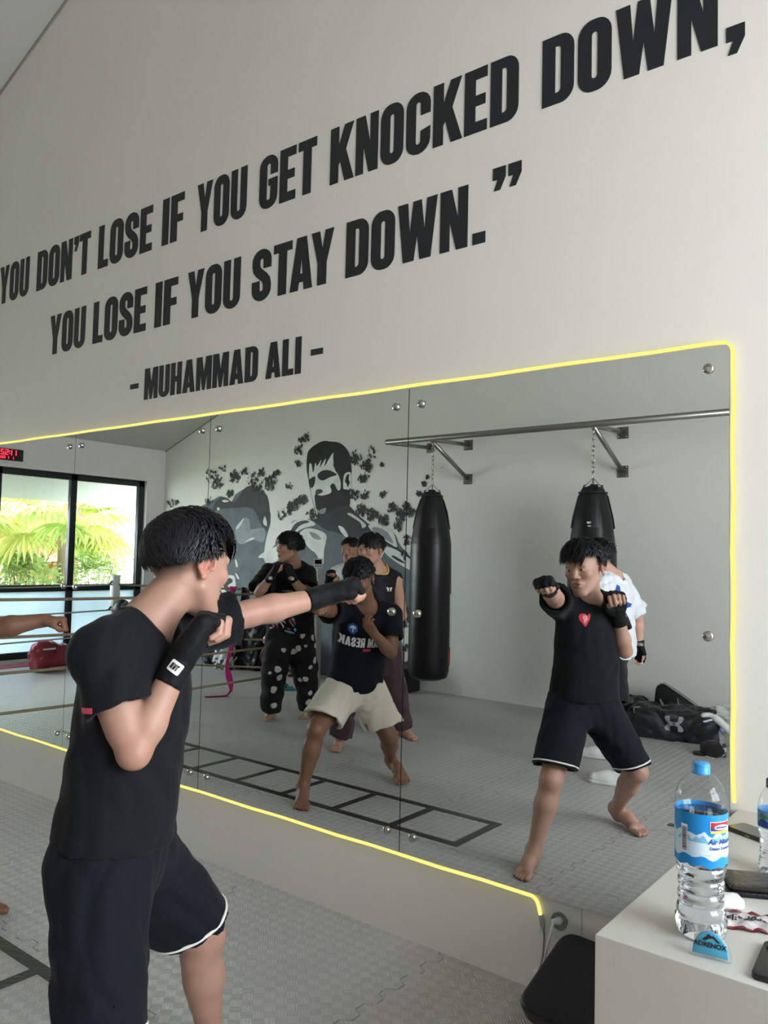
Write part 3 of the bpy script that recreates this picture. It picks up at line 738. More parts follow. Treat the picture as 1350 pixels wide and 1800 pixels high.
def hand(wr, axis, pn, thumb_side, curl, k=1., thumb='fist', spread=.0):
    """skin primitives and wrap primitives of one hand.
    axis: wrist to knuckles; pn: palm normal; thumb_side: +1 if lateral = axis x pn points to the thumb"""
    ax = nrm(axis); pn = nrm(V3(pn)-ax*np.dot(V3(pn), ax)); lt = np.cross(ax, pn)*thumb_side
    W = lambda a, l, n: V3(wr)+k*(a*ax+l*lt+n*pn)
    S = []; Wp = []
    offs = (.027, .0095, -.009, -.0265); kn = (.084, .088, .083, .074)
    segs = ((.042, .024, .019), (.046, .028, .020), (.042, .026, .019), (.033, .020, .017)); rad = (.0093, .0096, .0090, .0080)
    S += [el(W(.045, 0, .002), np.array((.050, .036, .0165))*k, np.stack([ax, lt, pn]).astype(f4), .012)]
    Wp += [el(W(.045, 0, .002), np.array((.056, .043, .023))*k, np.stack([ax, lt, pn]).astype(f4), .015)]
    for i in range(4):
        kn_p = W(kn[i], offs[i], -.003)
        S.append(rc(W(.012, offs[i]*.6, 0), kn_p, .012*k, .0112*k, .008))
        Wp.append(rc(W(.012, offs[i]*.6, 0), kn_p, .018*k, .0155*k, .012))
        a = 0; p = kn_p
        cs = curl if not isinstance(curl[0], (tuple, list)) else curl[i]
        for j in range(3):
            a += R(cs[j]); d = ax*math.cos(a)+pn*math.sin(a)+lt*(spread*(1.5-i))
            q = p+k*segs[i][j]*d
            r0 = rad[i]*(1-.07*j)*k; r1 = rad[i]*(1-.07*(j+1))*k
            S.append(rc(p, q, r0, r1, .003 if j else .006))
            if j == 0: Wp.append(rc(p, lerp(p, q, .72), r0+.0042*k, r1+.0040*k, .006))
            p = q
    # thumb leaves the side of the palm near its base
    b0 = W(.022, .022, .006)
    if thumb == 'fist': pts = [b0, W(.052, .040, .020), W(.074, .024, .040), W(.082, .002, .044)]
    elif thumb == 'side': pts = [b0, W(.050, .042, .016), W(.078, .038, .026), W(.100, .030, .032)]
    else: pts = [b0, W(.050, .045, .012), W(.074, .058, .018), W(.094, .062, .022)]
    S += [rc(pts[0], pts[1], .0155*k, .0125*k, .01), rc(pts[1], pts[2], .0112*k, .0102*k, .004), rc(pts[2], pts[3], .0098*k, .0082*k, .004)]
    Wp += [rc(pts[0], pts[1], .020*k, .0165*k, .01)]
    return S, Wp

def limb_arm(sh, elb, wr, k=1., m=1.):
    """upper arm and forearm with muscle shape"""
    sh, elb, wr = V3(sh), V3(elb), V3(wr)
    u = nrm(elb-sh); f = nrm(wr-elb)
    p = [sph(sh, .056*k*m, .035), rc(sh, elb, .050*k*m, .038*k, .03), rc(lerp(sh, elb, .25), lerp(sh, elb, .75), .049*k*m, .043*k*m, .02)]
    q = [rc(elb, lerp(elb, wr, .30), .0385*k, .041*k*m, .02), rc(lerp(elb, wr, .28), wr, .041*k*m, .0265*k, .014)]
    return p, q

def foot(an, to, he, k=1., lat=None, lift=0.):
    an, to, he = V3(an), V3(to), V3(he)
    ax = to-he; L = np.linalg.norm(ax); ax = ax/L; up = np.array((0, 0, 1.)); lt = nrm(np.cross(up, ax))
    up = np.cross(ax, lt)
    s = L/.25
    side = 1 if lat is None else lat          # +1: big toe on the +lt side
    ball = he+ax*L*.70
    p = [rc(he+ax*.028*s+up*.027*s, an, .027*s, .031*k, .03), rc(he+ax*.03*s+up*.024*s, he+ax*.12*s+up*.024*s, .024*s, .022*s, .03),
         rc(an+up*.01, he+ax*.11*s+up*.045*s, .032*k, .026*s, .03), rc(he+ax*.10*s+up*.045*s, ball+up*.020*s+lt*side*.014*s, .028*s, .0195*s, .025),
         rc(he+ax*.09*s+up*.03*s-lt*side*.012*s, ball-ax*.012*s+up*.015*s-lt*side*.032*s, .022*s, .015*s, .025), rc(ball+up*.018*s+lt*side*.033*s, ball+up*.016*s-lt*side*.027*s, .017*s, .014*s, .02)]
    for i in range(5):
        o = (.034, .012, -.006, -.023, -.039)[i]; st = (.70, .72, .705, .68, .645)[i]; en = (.985, .975, .94, .89, .83)[i]
        r = (.0125, .0092, .0088, .0084, .0084)[i]*s
        a = he+ax*L*st+up*.016*s+lt*side*o*s; b = he+ax*(L*en-r)+up*(r+.001)+lt*side*(o*1.04)*s
        p.append(rc(a, b, r*1.05, r, .004))
    return p

def col_field(V, base, regs):
    c = np.ones((len(V), 3))*np.array(srgb(base))
    for fn, colr, amt in regs:
        w = np.clip(fn(V), 0, 1)[:, None]*amt
        c = c*(1-w)+np.array(srgb(colr))*w
    return c

skin_m = mat('skin', (200, 160, 140), .46, attr='Col', var=.05, vscale=22, bump=.05, bscale=350, sss=.12, spec=.4)
def cloth(name, col, rough=.85, bump=.25, bscale=28, sheen=.15, **k): return mat(name, col, rough, bump=bump, bscale=bscale, sheen=sheen, spec=.25, **k)
hair_m = mat('black_hair', (19, 19, 21), .42, spec=.35)
eye_m = mat('eye_white', (205, 200, 196), .2); iris_m = mat('dark_iris', (26, 19, 16), .1)

def bbox(pts, pad): P = np.array(pts); return P.min(0)-pad, P.max(0)+pad

def surf_obj(name, prims, lo, hi, vox, m, root, disp=None, colf=None):
    V, F = surf(prims, lo, hi, vox, disp)
    base = np.array(root.location)
    me = mesh_np(name, V-base, F, True, colf(V) if colf else None)
    o = obj(name, me, m, root)
    return o

def bvh_of(o):
    me = o.data; off = Vector(o.parent.location) if o.parent else Vector()
    V = [v.co+off for v in me.vertices]
    return BVHTree.FromPolygons(V, [list(p.vertices) for p in me.polygons])

def decal(name, tgt, origin, direction, up, loops, size, m, root, lift=.0015, cuts=2, mirror=False, base=None):
    """lay a flat printed shape (loops in a unit square) onto a surface along a direction"""
    V, F = flat_shape(loops, 0)
    me = bpy.data.meshes.new(name); me.from_pydata([tuple(v) for v in V], [], F)
    bm = bmesh.new(); bm.from_mesh(me)
    bmesh.ops.remove_doubles(bm, verts=bm.verts, dist=1e-5)
    bmesh.ops.triangulate(bm, faces=bm.faces)
    for _ in range(cuts):
        ed = [e for e in bm.edges if e.calc_length()*size > .008]
        if not ed: break
        bmesh.ops.subdivide_edges(bm, edges=ed, cuts=1)
        bmesh.ops.triangulate(bm, faces=bm.faces)
    d = Vector(direction).normalized(); u = Vector(up); u = (u-d*u.dot(d)).normalized(); r = d.cross(u)
    bv = tgt if isinstance(tgt, BVHTree) else bvh_of(tgt)
    rl = Vector(base if base is not None else root.location)
    kill = []
    for v in bm.verts:
        p = Vector(origin)+r*(v.co.x*size)+u*(v.co.y*size)-d*.25
        h = bv.ray_cast(p, d, .6)
        if h[0] is None: kill.append(v); continue
        v.co = h[0]-d*lift-rl
    bmesh.ops.delete(bm, geom=kill, context='VERTS')
    for f in bm.faces: f.smooth = True
    bm.to_mesh(me); bm.free()
    return obj(name, me, m, root)

def text_loops(words, h=1., gap=.055, space=.25):
    x = 0; out = []
    for w in words.split(' '):
        for c in w:
            wd, lps = GL[c]
            for lp in lps: out.append([(x+a, b) for a, b in lp])
            x += wd+gap
        x += space
    x -= space+gap
    return [[((a-x/2)*h, (b-.5)*h) for a, b in lp] for lp in out]

# -------- hair: a cap with many tapered locks laid over the skull
def hair_mesh(name, H, root, n, length, flow, allow, lift=.012, width=.0042, cap=.006, seed=1, cap_planes=None, droop=.5, jit=.25, vox=.004):
    g = np.random.RandomState(seed); k = H.k
    c0 = np.array((0, -.014, .032)); rad = np.array((.0785, .0975, .0865))
    Vs, Fs = [], []; nv = 0
    prims = [H.E(*c0, *(rad+cap), .01)]
    for (p, nn) in (cap_planes or []): prims.append(cut(H.L(*p), nn[0]*H.r+nn[1]*H.f+nn[2]*H.u, .022))
    lo, hi = bbox([H.c], .16)
    V, F = surf(prims, lo, hi, vox, noise_disp(.004, 90, seed))
    F2 = np.concatenate([F[:, [0, 1, 2]], F[:, [0, 2, 3]]])
    Vs.append(V); Fs.append(F2); nv = len(V)
    cnt = 0; tries = 0
    while cnt < n and tries < n*30:
        tries += 1
        d = g.randn(3); d /= np.linalg.norm(d)
        p = c0+d*rad*1.0
        if not allow(p): continue
        cnt += 1
        L = length(p)*g.uniform(.75, 1.2); S = 7; st = L/S
        lf = (lift(p) if callable(lift) else lift)*g.uniform(.2, 1.35)
        pts = [p]; v = None
        for i in range(S):
            nn = (p-c0)/rad**2; nn /= np.linalg.norm(nn)
            fl = np.array(flow(p))+g.randn(3)*jit*.35
            if v is not None: fl = .55*fl/np.linalg.norm(fl)+.6*v
            fl[2] -= droop*(i/S)
            t = fl-nn*fl@nn*.9; t /= np.linalg.norm(t)+1e-9; v = t
            p = p+t*st
            q = (p-c0)/rad; s = np.linalg.norm(q)
            want = 1+(lf*math.sin(min(1, (i+1)/S*1.5)*PI*.62)+.004)/.09
            if s < want or i < S*.75: p = c0+(p-c0)*((want/s) if s < want else 1-(1-want/s)*.5)
            pts.append(p)
        P = np.array([H.L(*q) for q in pts]); w = width*k*g.uniform(.6, 1.3)
        T = np.gradient(P, axis=0); T /= np.linalg.norm(T, axis=1)[:, None]+1e-9
        N = (P-H.c); N /= np.linalg.norm(N, axis=1)[:, None]
        B = np.cross(T, N); B /= np.linalg.norm(B, axis=1)[:, None]+1e-9
        ww = w*np.array([.8, 1, 1, .95, .85, .7, .45, .08])[:, None]
        ring = np.stack([P-B*ww, P+N*ww*.55, P+B*ww], 1).reshape(-1, 3)
        Vs.append(ring)
        for i in range(S):
            a = nv+i*3; b = a+3
            Fs.append(np.array([(a, b, b+1), (a, b+1, a+1), (a+1, b+1, b+2), (a+1, b+2, a+2)]))
        nv += len(ring)
    V = np.concatenate(Vs)-np.array(root.location); F = np.concatenate(Fs)
    return obj(name, mesh_np(name, V, F, True), hair_m, root)

def face_bits(H, root, brow=1., open_=.004, moust=False):
    """eyes and eyebrows as small child meshes"""
    base = np.array(root.location)
    for q in (-1, 1):
        m = MB(); n = 12
        M = Matrix(((H.r[0], H.f[0], H.u[0]), (H.r[1], H.f[1], H.u[1]), (H.r[2], H.f[2], H.u[2])))
        vs = []; fs = []
        c = H.L(q*.031, .0845, .0005)-base
        for i in range(7):
            th = PI*i/6-PI/2
            for j in range(n):
                ph = 2*PI*j/n
                x, y, z = .0130*math.cos(th)*math.cos(ph), .0110*math.cos(th)*math.sin(ph), open_*math.sin(th)
                vs.append(Vector(c)+M @ Vector((x, y, z))*H.k)
        for i in range(6):
            for j in range(n): fs.append((i*n+j, i*n+(j+1) % n, (i+1)*n+(j+1) % n, (i+1)*n+j))
        e = MB().add(vs, fs, True).build('eye', eye_m, root)
        vs2 = []
        ci = Vector(H.L(q*.031, .0938, .0005)-base)
        im = MB().lathe([(.0001, .0022), (.004, .0018), (.0054, 0), (.0054, -.003)], 12)
        im.V = [tuple(ci+M @ Vector((a[0], a[2], a[1]*open_/.0055))*H.k) for a in im.V]
        im.build('iris', iris_m, e)
        pts = [Vector(H.L(q*(.012+.010*i), .0985-.0006*i-.0016*i*i, .0165+.0035*math.sin(i/3.4*PI*.8)*brow)-base) for i in range(4)]
        MB().tube(bez(pts, 4), [.0028*H.k*(1-abs(i-5)/9) for i in range(13)], 6).build('eyebrow', hair_m, root)
    if moust:
        pts = [Vector(H.L(.020*t, .1035-.006*t*t, -.050-.004*abs(t))-base) for t in (-1, -.6, -.2, .2, .6, 1)]
        MB().tube(pts, [.001, .0026, .003, .003, .0026, .001], 6).build('moustache', hair_m, root)

def torso_prims(J, k, m=1.):
    pe, ne = V3(J['pel']), V3(J['neck'])
    latp = nrm(V3(J['hipR'])-V3(J['hipL'])); lats = nrm(V3(J['shR'])-V3(J['shL']))
    lo = pe-(ne-pe)*.22
    secs = [(0, .135*k*m, .098*k*m, 0), (.15, .150*k*m, .108*k*m, -.008), (.38, .128*k*m, .092*k*m, .004), (.62, .145*k*m, .102*k*m, .004), (.80, .150*k*m, .095*k*m, 0), (.92, .105*k*m, .072*k, 0), (1, .06*k, .055*k, .0)]
    p = [loft(lo, ne, latp, lats, secs, .02)]
    for s in ('L', 'R'): p.append(rc(lerp(ne, J['sh'+s], .1), J['sh'+s], .05*k, .052*k*m, .04))
    return p, latp, lats, lo
def build_person(label, J, base, head_dir, skin, vox, k=1., m=1., up=(0, 0, 1), handL=None, handR=None, top=None, bottom=None, shoes=False, mouth=0., hk=1., feet=True, fade=None, lips=(150, 90, 84), nose=1., fine_head=None, group=None):
    """J joints in metres; handX: dict(axis, pn, curl, thumb, wrap, open)"""
    root = thing('person', label, 'person', base, 0, group)
    H = Head(J['head'], head_dir, up, hk)
    tp, latp, lats, lo_t = torso_prims(J, k, m)
    P = list(tp)
    neck_a = lerp(J['neck'], J['head'], -.05); neck_b = H.L(0, -.018, -.05)
    P += [rc(neck_a, neck_b, .064*k, .058*k, .03)]
    limbs = []; wraps = {}
    for s in ('L', 'R'):
        a, b = limb_arm(J['sh'+s], J['el'+s], J['wr'+s], k, m)
        P += a; limbs.append(G(b, .012))
        h = handL if s == 'L' else handR
        if h is None: continue
        S, W = hand(J['wr'+s], h['axis'], h['pn'], h.get('ts', 1), h['curl'], k*h.get('k', 1), h.get('thumb', 'fist'), h.get('spread', 0))
        limbs[-1] = G(b+[rc(J['wr'+s], V3(J['wr'+s])+nrm(h['axis'])*.02, .027*k, .026*k, .012)]+S, .012); wraps[s] = (W, h)
    for s in ('L', 'R'):
        hi_, kn, an = V3(J['hip'+s]), V3(J['kn'+s]), V3(J['an'+s])
        P += [rc(hi_, lerp(hi_, kn, .5), .088*k*m, .076*k*m, .04), rc(lerp(hi_, kn, .5), kn, .076*k*m, .054*k*m, .03)]
        fd = nrm(V3(J['to'+s])-V3(J['he'+s])) if ('to'+s) in J else nrm(head_dir)
        P += [rc(kn, lerp(kn, an, .35), .052*k*m, .051*k*m, .025), rc(lerp(kn, an, .35), an, .050*k*m, .033*k, .03),
              rc(lerp(kn, an, .15)-fd*.022*k, lerp(kn, an, .55)-fd*.010*k, .040*k*m, .034*k*m, .03), el(kn+fd*.028*k, (.034*k, .034*k, .040*k), None, .03)]
        if feet and ('to'+s) in J:
            ax = V3(J['to'+s])-V3(J['he'+s]); lt = np.cross((0, 0, 1), ax)
            inward = V3(J['an'+('R' if s == 'L' else 'L')])-V3(J['an'+s])
            # big toe on the inner side of the foot: left foot -> right side of its axis
            P += foot(an, J['to'+s], J['he'+s], k, lat=(-1 if s == 'L' else 1))
    P += limbs
    HP = H.prims(mouth, nose)
    P.append(G(HP, .02))
    pts = [J[q] for q in J]+[H.L(0, 0, .13), H.L(.09, .12, 0), H.L(-.09, -.12, 0)]
    for s in ('L', 'R'):
        h = handL if s == 'L' else handR
        if h: pts.append(V3(J['wr'+s])+nrm(h['axis'])*.2)
    lo, hi = bbox(pts, .115)
    lo[2] = max(lo[2], -.002) if feet else lo[2]
    def cf(V):
        l = H.loc(V)
        lip = lambda V: 1.4-np.sqrt((l[:, 0]/.019)**2+((l[:, 1]-.100)/.012)**2+((l[:, 2]+.0645+.15*mouth)/(.0095+.3*mouth))**2)
        cheek = lambda V: .8*np.exp(-(((np.abs(l[:, 0])-.045)/.02)**2+((l[:, 1]-.07)/.03)**2+((l[:, 2]+.025)/.022)**2))
        ear = lambda V: np.exp(-(((np.abs(l[:, 0])-.082)/.014)**2+((l[:, 1]+.015)/.025)**2+((l[:, 2]+.008)/.035)**2))
        red = (min(255, skin[0]+8), skin[1]*.80, skin[2]*.76)
        regs = [(cheek, red, .4), (ear, red, .7), (lip, lips, .75)]
        for q in ('elL', 'elR', 'knL', 'knR'):
            c = V3(J[q]); regs.append((lambda V, c=c: np.exp(-((V-c)**2).sum(1)/.055**2), (skin[0]*.93, skin[1]*.80, skin[2]*.76), .45))
        for s in wraps:
            c = V3(J['wr'+s])+nrm(wraps[s][1]['axis'])*.10
            regs.append((lambda V, c=c: np.exp(-((V-c)**2).sum(1)/.04**2), red, .35))
        if fade is not None:
            def fd(V):
                z0 = np.interp(l[:, 1], [-.085, -.055, -.012, .01, .05], [-.055, -.045, .012, .030, .040])
                w = np.clip((l[:, 2]-z0)/.045+.15, 0, 1)
                front = np.clip((.060-l[:, 1])/.012, 0, 1)
                earm = np.exp(-(((np.abs(l[:, 0])-.086)/.013)**2+((l[:, 1]+.015)/.024)**2+((l[:, 2]+.008)/.032)**2))
                return w*front*(np.linalg.norm(l, axis=1) < .17)*(1-np.clip(earm*1.6, 0, 1))
            regs.append((fd, fade, .985))
        return col_field(V, skin, regs)
    body = surf_obj('body', P, lo, hi, vox, skin_m, root, colf=cf)
    if shoes is False: pass
    info = dict(root=root, H=H, body=body, J=J, k=k, m=m, latp=latp, lats=lats, lo=lo_t, wraps=wraps)
    return info

def tshirt(I, m, vox, hem, loose=.016, sleeve=.55, sl_r=(.070, .078), tail=None, name='t_shirt', neck_r=.072, amp=.006, seed=3, sleeveless=False, open_neck=None):
    J, k = I['J'], I['k']*I['m']; ne = V3(J['neck']); pe = V3(J['pel'])
    ax = nrm(ne-pe); hemp = ne-ax*hem if np.isscalar(hem) else V3(hem)
    L = np.linalg.norm(ne-hemp); kk = k
    w = loose
    secs = [(0, .158*kk+w, .116*kk+w, .0), (.25, .150*kk+w, .108*kk+w, .002), (.5, .146*kk+w, .104*kk+w, .006), (.72, .152*kk+w*.9, .104*kk+w*.8, .004), (.86, .148*kk+w*.5, .094*kk+w*.4, 0), (.95, .105*kk+w*.4, .075*kk+w*.4, 0), (1, .068*kk, .062*kk, 0)]
    body = loft(hemp, ne+ax*.012, I['latp'], I['lats'], secs, .02, hollow=max(.009, 1.6*vox), depth=.03)
    P = [body, cut(hemp, -ax, .004)] if False else [body]
    g = []; slv = []
    for s in ('L', 'R'):
        sh, elb = V3(J['sh'+s]), V3(J['el'+s])
        g.append(rc(lerp(ne, sh, .25), sh, .056*kk+w*.3, .058*kk+w*.45, .03))
        if not sleeveless:
            end = lerp(sh, elb, sleeve if np.isscalar(sleeve) else sleeve['LR'.index(s)])
            slv.append(cc(sh, end, sl_r[0]*kk, sl_r[1]*kk, .03, hollow=max(.012, 1.5*vox), depth=.03))
    P = [body]+g
    # neck hole
    nb = I['H'].L(0, -.02, -.05); d = nrm(nb-ne)
    fwd = np.cross(ax, I['lats'])
    c0 = ne+d*.03+fwd*.012
    P.append(rc(c0-d*.035+fwd*.012, c0+d*.07, neck_r*kk, (neck_r+.012)*kk, .008, 's')); P += slv
    if sleeveless:
        for s in ('L', 'R'):
            sh = V3(J['sh'+s]); out = nrm(sh-ne)
            P.append(sph(sh+out*.055+np.array((0, 0, -.02)), .060*kk, .01, 's'))
    pts = [hemp+I['latp']*.2, hemp-I['latp']*.2, ne, J['shL'], J['shR']]+([] if sleeveless else [lerp(J['shL'], J['elL'], .85), lerp(J['shR'], J['elR'], .85)])
    lo, hi = bbox(pts, .13)
    lo[2] = max(lo[2], hemp[2]-.08)
    return surf_obj(name, P, lo, hi, vox, m, I['root'], disp=noise_disp(amp, 26, seed, (1, 1, .5)))

def trousers(I, m, vox, reach, r0=.112, r1=.10, waist=.0, name='shorts', hollow=.009, amp=.006, seed=5, hem=None, ankle=False, top=.10, k2=.05, tilt=0.):
    """reach: fraction hip->knee (shorts) or knee->ankle when ankle is True"""
    J, k = I['J'], I['k']*I['m']; pe = V3(J['pel']); ax = nrm(V3(J['neck'])-pe)
    tp = pe+ax*top; lo_c = lerp(J['hipL'], J['hipR'], .5)-ax*.05
    P = [loft(lo_c, tp, I['latp'], I['latp'], [(0, .150*k, .118*k), (.3, .163*k, .128*k, -.006), (.7, .155*k, .118*k), (1, .142*k, .106*k)], .03)]
    hems = []
    for s in ('L', 'R'):
        h, kn, an = V3(J['hip'+s]), V3(J['kn'+s]), V3(J['an'+s])
        if ankle:
            P.append(rc(h, lerp(h, kn, .98), r0*k, r1*k, k2)); e = lerp(kn, an, reach)
            P.append(cc(kn, e, r1*k, hem*k, .04, hollow=max(hollow, 1.5*vox), depth=.05)); hems.append((e, nrm(an-kn), hem*k))
        else:
            e = lerp(h, kn, reach if np.isscalar(reach) else reach['LR'.index(s)]); nv = nrm(nrm(kn-h)+np.array((0, 0, -tilt)))
            q1 = r1 if np.isscalar(r1) else r1['LR'.index(s)]
            P.append(cc(h, e, r0*k, q1*k, k2, hollow=max(hollow, 1.5*vox), depth=.07, nrmv=nv)); hems.append((e, nv, q1*k))
    lo, hi = bbox([tp]+[q[0] for q in hems]+[J['hipL'], J['hipR']], .17)
    o = surf_obj(name, P, lo, hi, vox, m, I['root'], disp=noise_disp(amp, 24, seed, (1, 1, .6)))
    return o, hems

def wrap(I, s, m, vox, cover=.07, label=None, strap=None):
    """hand wrap: covers the wrist and palm up to the fingers"""
    W, h = I['wraps'][s]; J, k = I['J'], I['k']; wr, elb = V3(J['wr'+s]), V3(J['el'+s]); d = nrm(elb-wr); ax = nrm(h['axis'])
    P = [cc(wr+ax*.03, wr+d*cover, .033*k, .0345*k, .02, ell=(nrm(np.cross(h['axis'], h['pn'])), 1.12))]+W
    lo, hi = bbox([wr+d*cover, wr, wr+ax*.12*k], .085)
    return surf_obj('hand_wrap', P, lo, hi, vox, m, I['root'], disp=noise_disp(.0015, 90, 11))

def collar_ring(I, shirt, m, r=.080, tube=.006, name='collar', tilt=.22, fw=.012):
    J, k = I['J'], I['k']*I['m']; ne = V3(J['neck']); nb = I['H'].L(0, -.02, -.05); d = nrm(nb-ne); fwd = nrm(np.cross(nrm(ne-V3(J['pel'])), I['lats']))
    d = nrm(d+fwd*tilt); bv = bvh_of(shirt); base = Vector(I['root'].location)
    a = nrm(np.cross(d, fwd)); b = np.cross(a, d); pts = []
    for i in range(40):
        t = 2*PI*i/40; p = ne+fwd*fw+(a*math.cos(t)+b*math.sin(t))*r*k
        h = bv.ray_cast(Vector(p+d*.10), Vector(-d), .3)
        pts.append((h[0] if h[0] is not None else Vector(p))-base)
    for _ in range(2): pts = [(pts[i-1]+pts[i]*2+pts[(i+1) % 40])/4 for i in range(40)]
    return MB().tube(pts, tube, 6, closed=True).build(name, m, I['root'])
black_tee = cloth('black_cotton', (15, 16, 18), sheen=.04); navy_shorts = cloth('navy_black_cotton', (13, 15, 24), sheen=.04); wrap_black = cloth('black_wrap', (11, 11, 12), .7, bscale=120, sheen=.03)
white_pipe = cloth('white_cotton', (225, 222, 215))
FIST = (78, 98, 62); GUARD = (62, 92, 55); LOOSE = (48, 66, 40); DOWN_ = (35, 55, 35)

def hem_ring(I, src, hems, m, tube=.0045, name='white_piping'):
    """piping sewn along a trouser hem: follow the hem edge of the cloth"""
    bv = bvh_of(src); base = Vector(I['root'].location)
    for c, n, r in hems:
        n = Vector(n).normalized(); a = n.orthogonal().normalized(); b = n.cross(a); pts = []
        for i in range(48):
            d = a*math.cos(2*PI*i/48)+b*math.sin(2*PI*i/48)
            h = bv.ray_cast(Vector(c)-n*.009+d*.3, -d, .4)
            p = h[0] if h[0] is not None else Vector(c)+d*r
            if (p-Vector(c)).length > r*1.45 or (p-Vector(c)).dot(d) < 0: p = Vector(c)-n*.009+d*r
            pts.append(p-base)
        for _ in range(2): pts = [(pts[i-1]+pts[i]*2+pts[(i+1) % 48])/4 for i in range(48)]
        MB().tube(pts, tube, 6, closed=True).build(name, m, I['root'])

PLANES = [((0, .088, .060), (0, .80, -.60)), ((0, -.10, -.030), (0, -.30, -.95)), ((0, -.02, .012), (0, .55, -.85)), ((0, .03, .040), (0, .5, -.87))]
PLANES_S = [((0, .086, .062), (0, .80, -.60)), ((0, -.10, -.035), (0, -.30, -.95)), ((0, 0, .012), (0, .25, -1))]
def flow_fwd(p):
    t = min(1, max(0, (p[1]+.085)/.10)); t = t*t*(3-2*t)
    return (p[0]*7, -.5+1.6*t, -.9+.85*t)
# ---- A: the man in front, punching at the mirror
JA = dict(head=(-1.653, -1.208, 1.416), neck=(-1.680, -1.310, 1.265), shL=(-1.775, -1.19, 1.225), shR=(-1.632, -1.455, 1.212), elL=(-1.693, -.955, 1.278), wrL=(-1.610, -.722, 1.325),
  elR=(-1.532, -1.428, 1.003), wrR=(-1.528, -1.312, 1.200), pel=(-1.710, -1.350, .765), hipL=(-1.765, -1.29, .71), hipR=(-1.665, -1.415, .70), knL=(-1.738, -1.045, .405), knR=(-1.500, -1.505, .40),
  anL=(-1.785, -.965, .075), anR=(-1.740, -1.840, .085), toL=(-1.764, -.785, 0), heL=(-1.805, -1.01, 0), toR=(-1.53, -1.752, 0), heR=(-1.765, -1.885, .02))
IA = build_person('person in black T-shirt and white-piped shorts punching at the mirror, nearest the camera', JA, (-1.69, -1.33, 0), (-.04, 1., -.14), (174, 135, 117), .0036, k=.97, m=1.0, mouth=.007, hk=1.07,
  up=(-.08, .12, 1), fade=(13, 13, 14),
  handL=dict(axis=(.22, .90, .34), pn=(.30, .20, -.92), ts=-1, curl=FIST, thumb='fist', k=1.12), handR=dict(axis=(.10, .56, .82), pn=(.55, .66, -.50), ts=1, curl=GUARD, thumb='fist', k=1.27))
TA = tshirt(IA, black_tee, .0055, .50, loose=.026, sleeve=(.80, .56), sl_r=(.066, .078), amp=.004)
SA, hemsA = trousers(IA, navy_shorts, .0055, (.82, .90), r0=.116, r1=(.106, .090), amp=.006, tilt=.9)
hem_ring(IA, SA, hemsA, white_pipe)
wrA = {s: wrap(IA, s, wrap_black, .004, cover=.07) for s in 'LR'}
HA = IA['H']
hair_mesh('hair', HA, IA['root'], 5200, lambda p: (.064 if abs(p[0]) < .048 else .024) if p[1] > .0 else (.038 if abs(p[0]) < .05 or p[1] < -.05 else .028), flow_fwd, lambda p: p[2] > (.062 if p[1] > .01 else .030-.25*p[1]*-1) and p[1] < .070, lift=(lambda p: .006+.020*min(1, max(0, (p[1]+.06)/.07))), cap=.0045, seed=3,
  cap_planes=PLANES, droop=.35, jit=.10, width=.0024)
face_bits(HA, IA['root'])

# ---- B: barefoot man in beige shorts, seen in the mirror, his fist at the picture edge
JB = dict(head=(-3.083, -1.190, 1.303), neck=(-3.110, -1.300, 1.135), shL=(-3.210, -1.125, 1.115), shR=(-3.020, -1.425, 1.085), elL=(-3.135, -.955, 1.13), wrL=(-3.058, -.815, 1.158), elR=(-2.965, -1.366, .868), wrR=(-2.965, -1.205, .985),
  hipL=(-3.30, -1.315, .60), hipR=(-3.22, -1.46, .59), pel=(-3.255, -1.380, .655), knL=(-3.251, -1.030, .415), anL=(-3.305, -.985, .075), toL=(-3.165, -.825, 0), heL=(-3.325, -1.02, 0),
  knR=(-3.09, -1.53, .315), anR=(-3.24, -1.745, .11), toR=(-3.027, -1.625, 0), heR=(-3.255, -1.775, .055))
beige = cloth('beige_cotton', (206, 199, 184))
IB = build_person('barefoot person in beige shorts and black printed T-shirt in fighting stance on the ladder marking', JB, (-3.2, -1.3, 0), (.36, .92, -.30), (128, 92, 72), .0065, k=.95, m=1.05, hk=1.0, lips=(105, 62, 58), fade=(18, 18, 18),
  up=(0, .3, 1), handL=dict(axis=(.62, .78, .05), pn=(0, 0, -1), ts=-1, curl=FIST, thumb='fist'), handR=dict(axis=(-.12, .65, .75), pn=(-.30, -.75, .60), ts=-1, curl=LOOSE, thumb='side'))
TB = tshirt(IB, cloth('black_print_tee', (14, 16, 21), sheen=.04), .0075, .52, loose=.022, sleeve=.62, sl_r=(.070, .079), amp=.004, seed=8)
SB, hB = trousers(IB, beige, .0075, .74, r0=.118, r1=.118, amp=.007, seed=9, tilt=.5)
hair_mesh('hair', IB['H'], IB['root'], 900, lambda p: .045, flow_fwd, lambda p: p[2] > .05 and p[1] < .070, lift=.016, cap=.008, seed=4, cap_planes=PLANES, droop=.2, vox=.006, width=.006)
face_bits(IB['H'], IB['root'])

# ---- C: boy with both wrapped fists under the chin, patterned trousers
JC = dict(head=(-4.843, -2.352, 1.500), neck=(-4.850, -2.430, 1.345), shL=(-4.985, -2.270, 1.278), shR=(-4.800, -2.525, 1.274), elL=(-4.939, -2.111, 1.119), wrL=(-4.775, -2.10, 1.265), elR=(-4.650, -2.370, 1.109), wrR=(-4.660, -2.195, 1.265),
  hipL=(-4.960, -2.410, .79), hipR=(-4.870, -2.535, .785), pel=(-4.905, -2.465, .85), knL=(-4.983, -2.366, .450), knR=(-4.875, -2.62, .445), anL=(-5.120, -2.455, .075), anR=(-4.955, -2.77, .075), toL=(-5.095, -2.345, 0), heL=(-5.155, -2.545, 0), toR=(-4.915, -2.64, 0), heR=(-4.985, -2.845, 0))
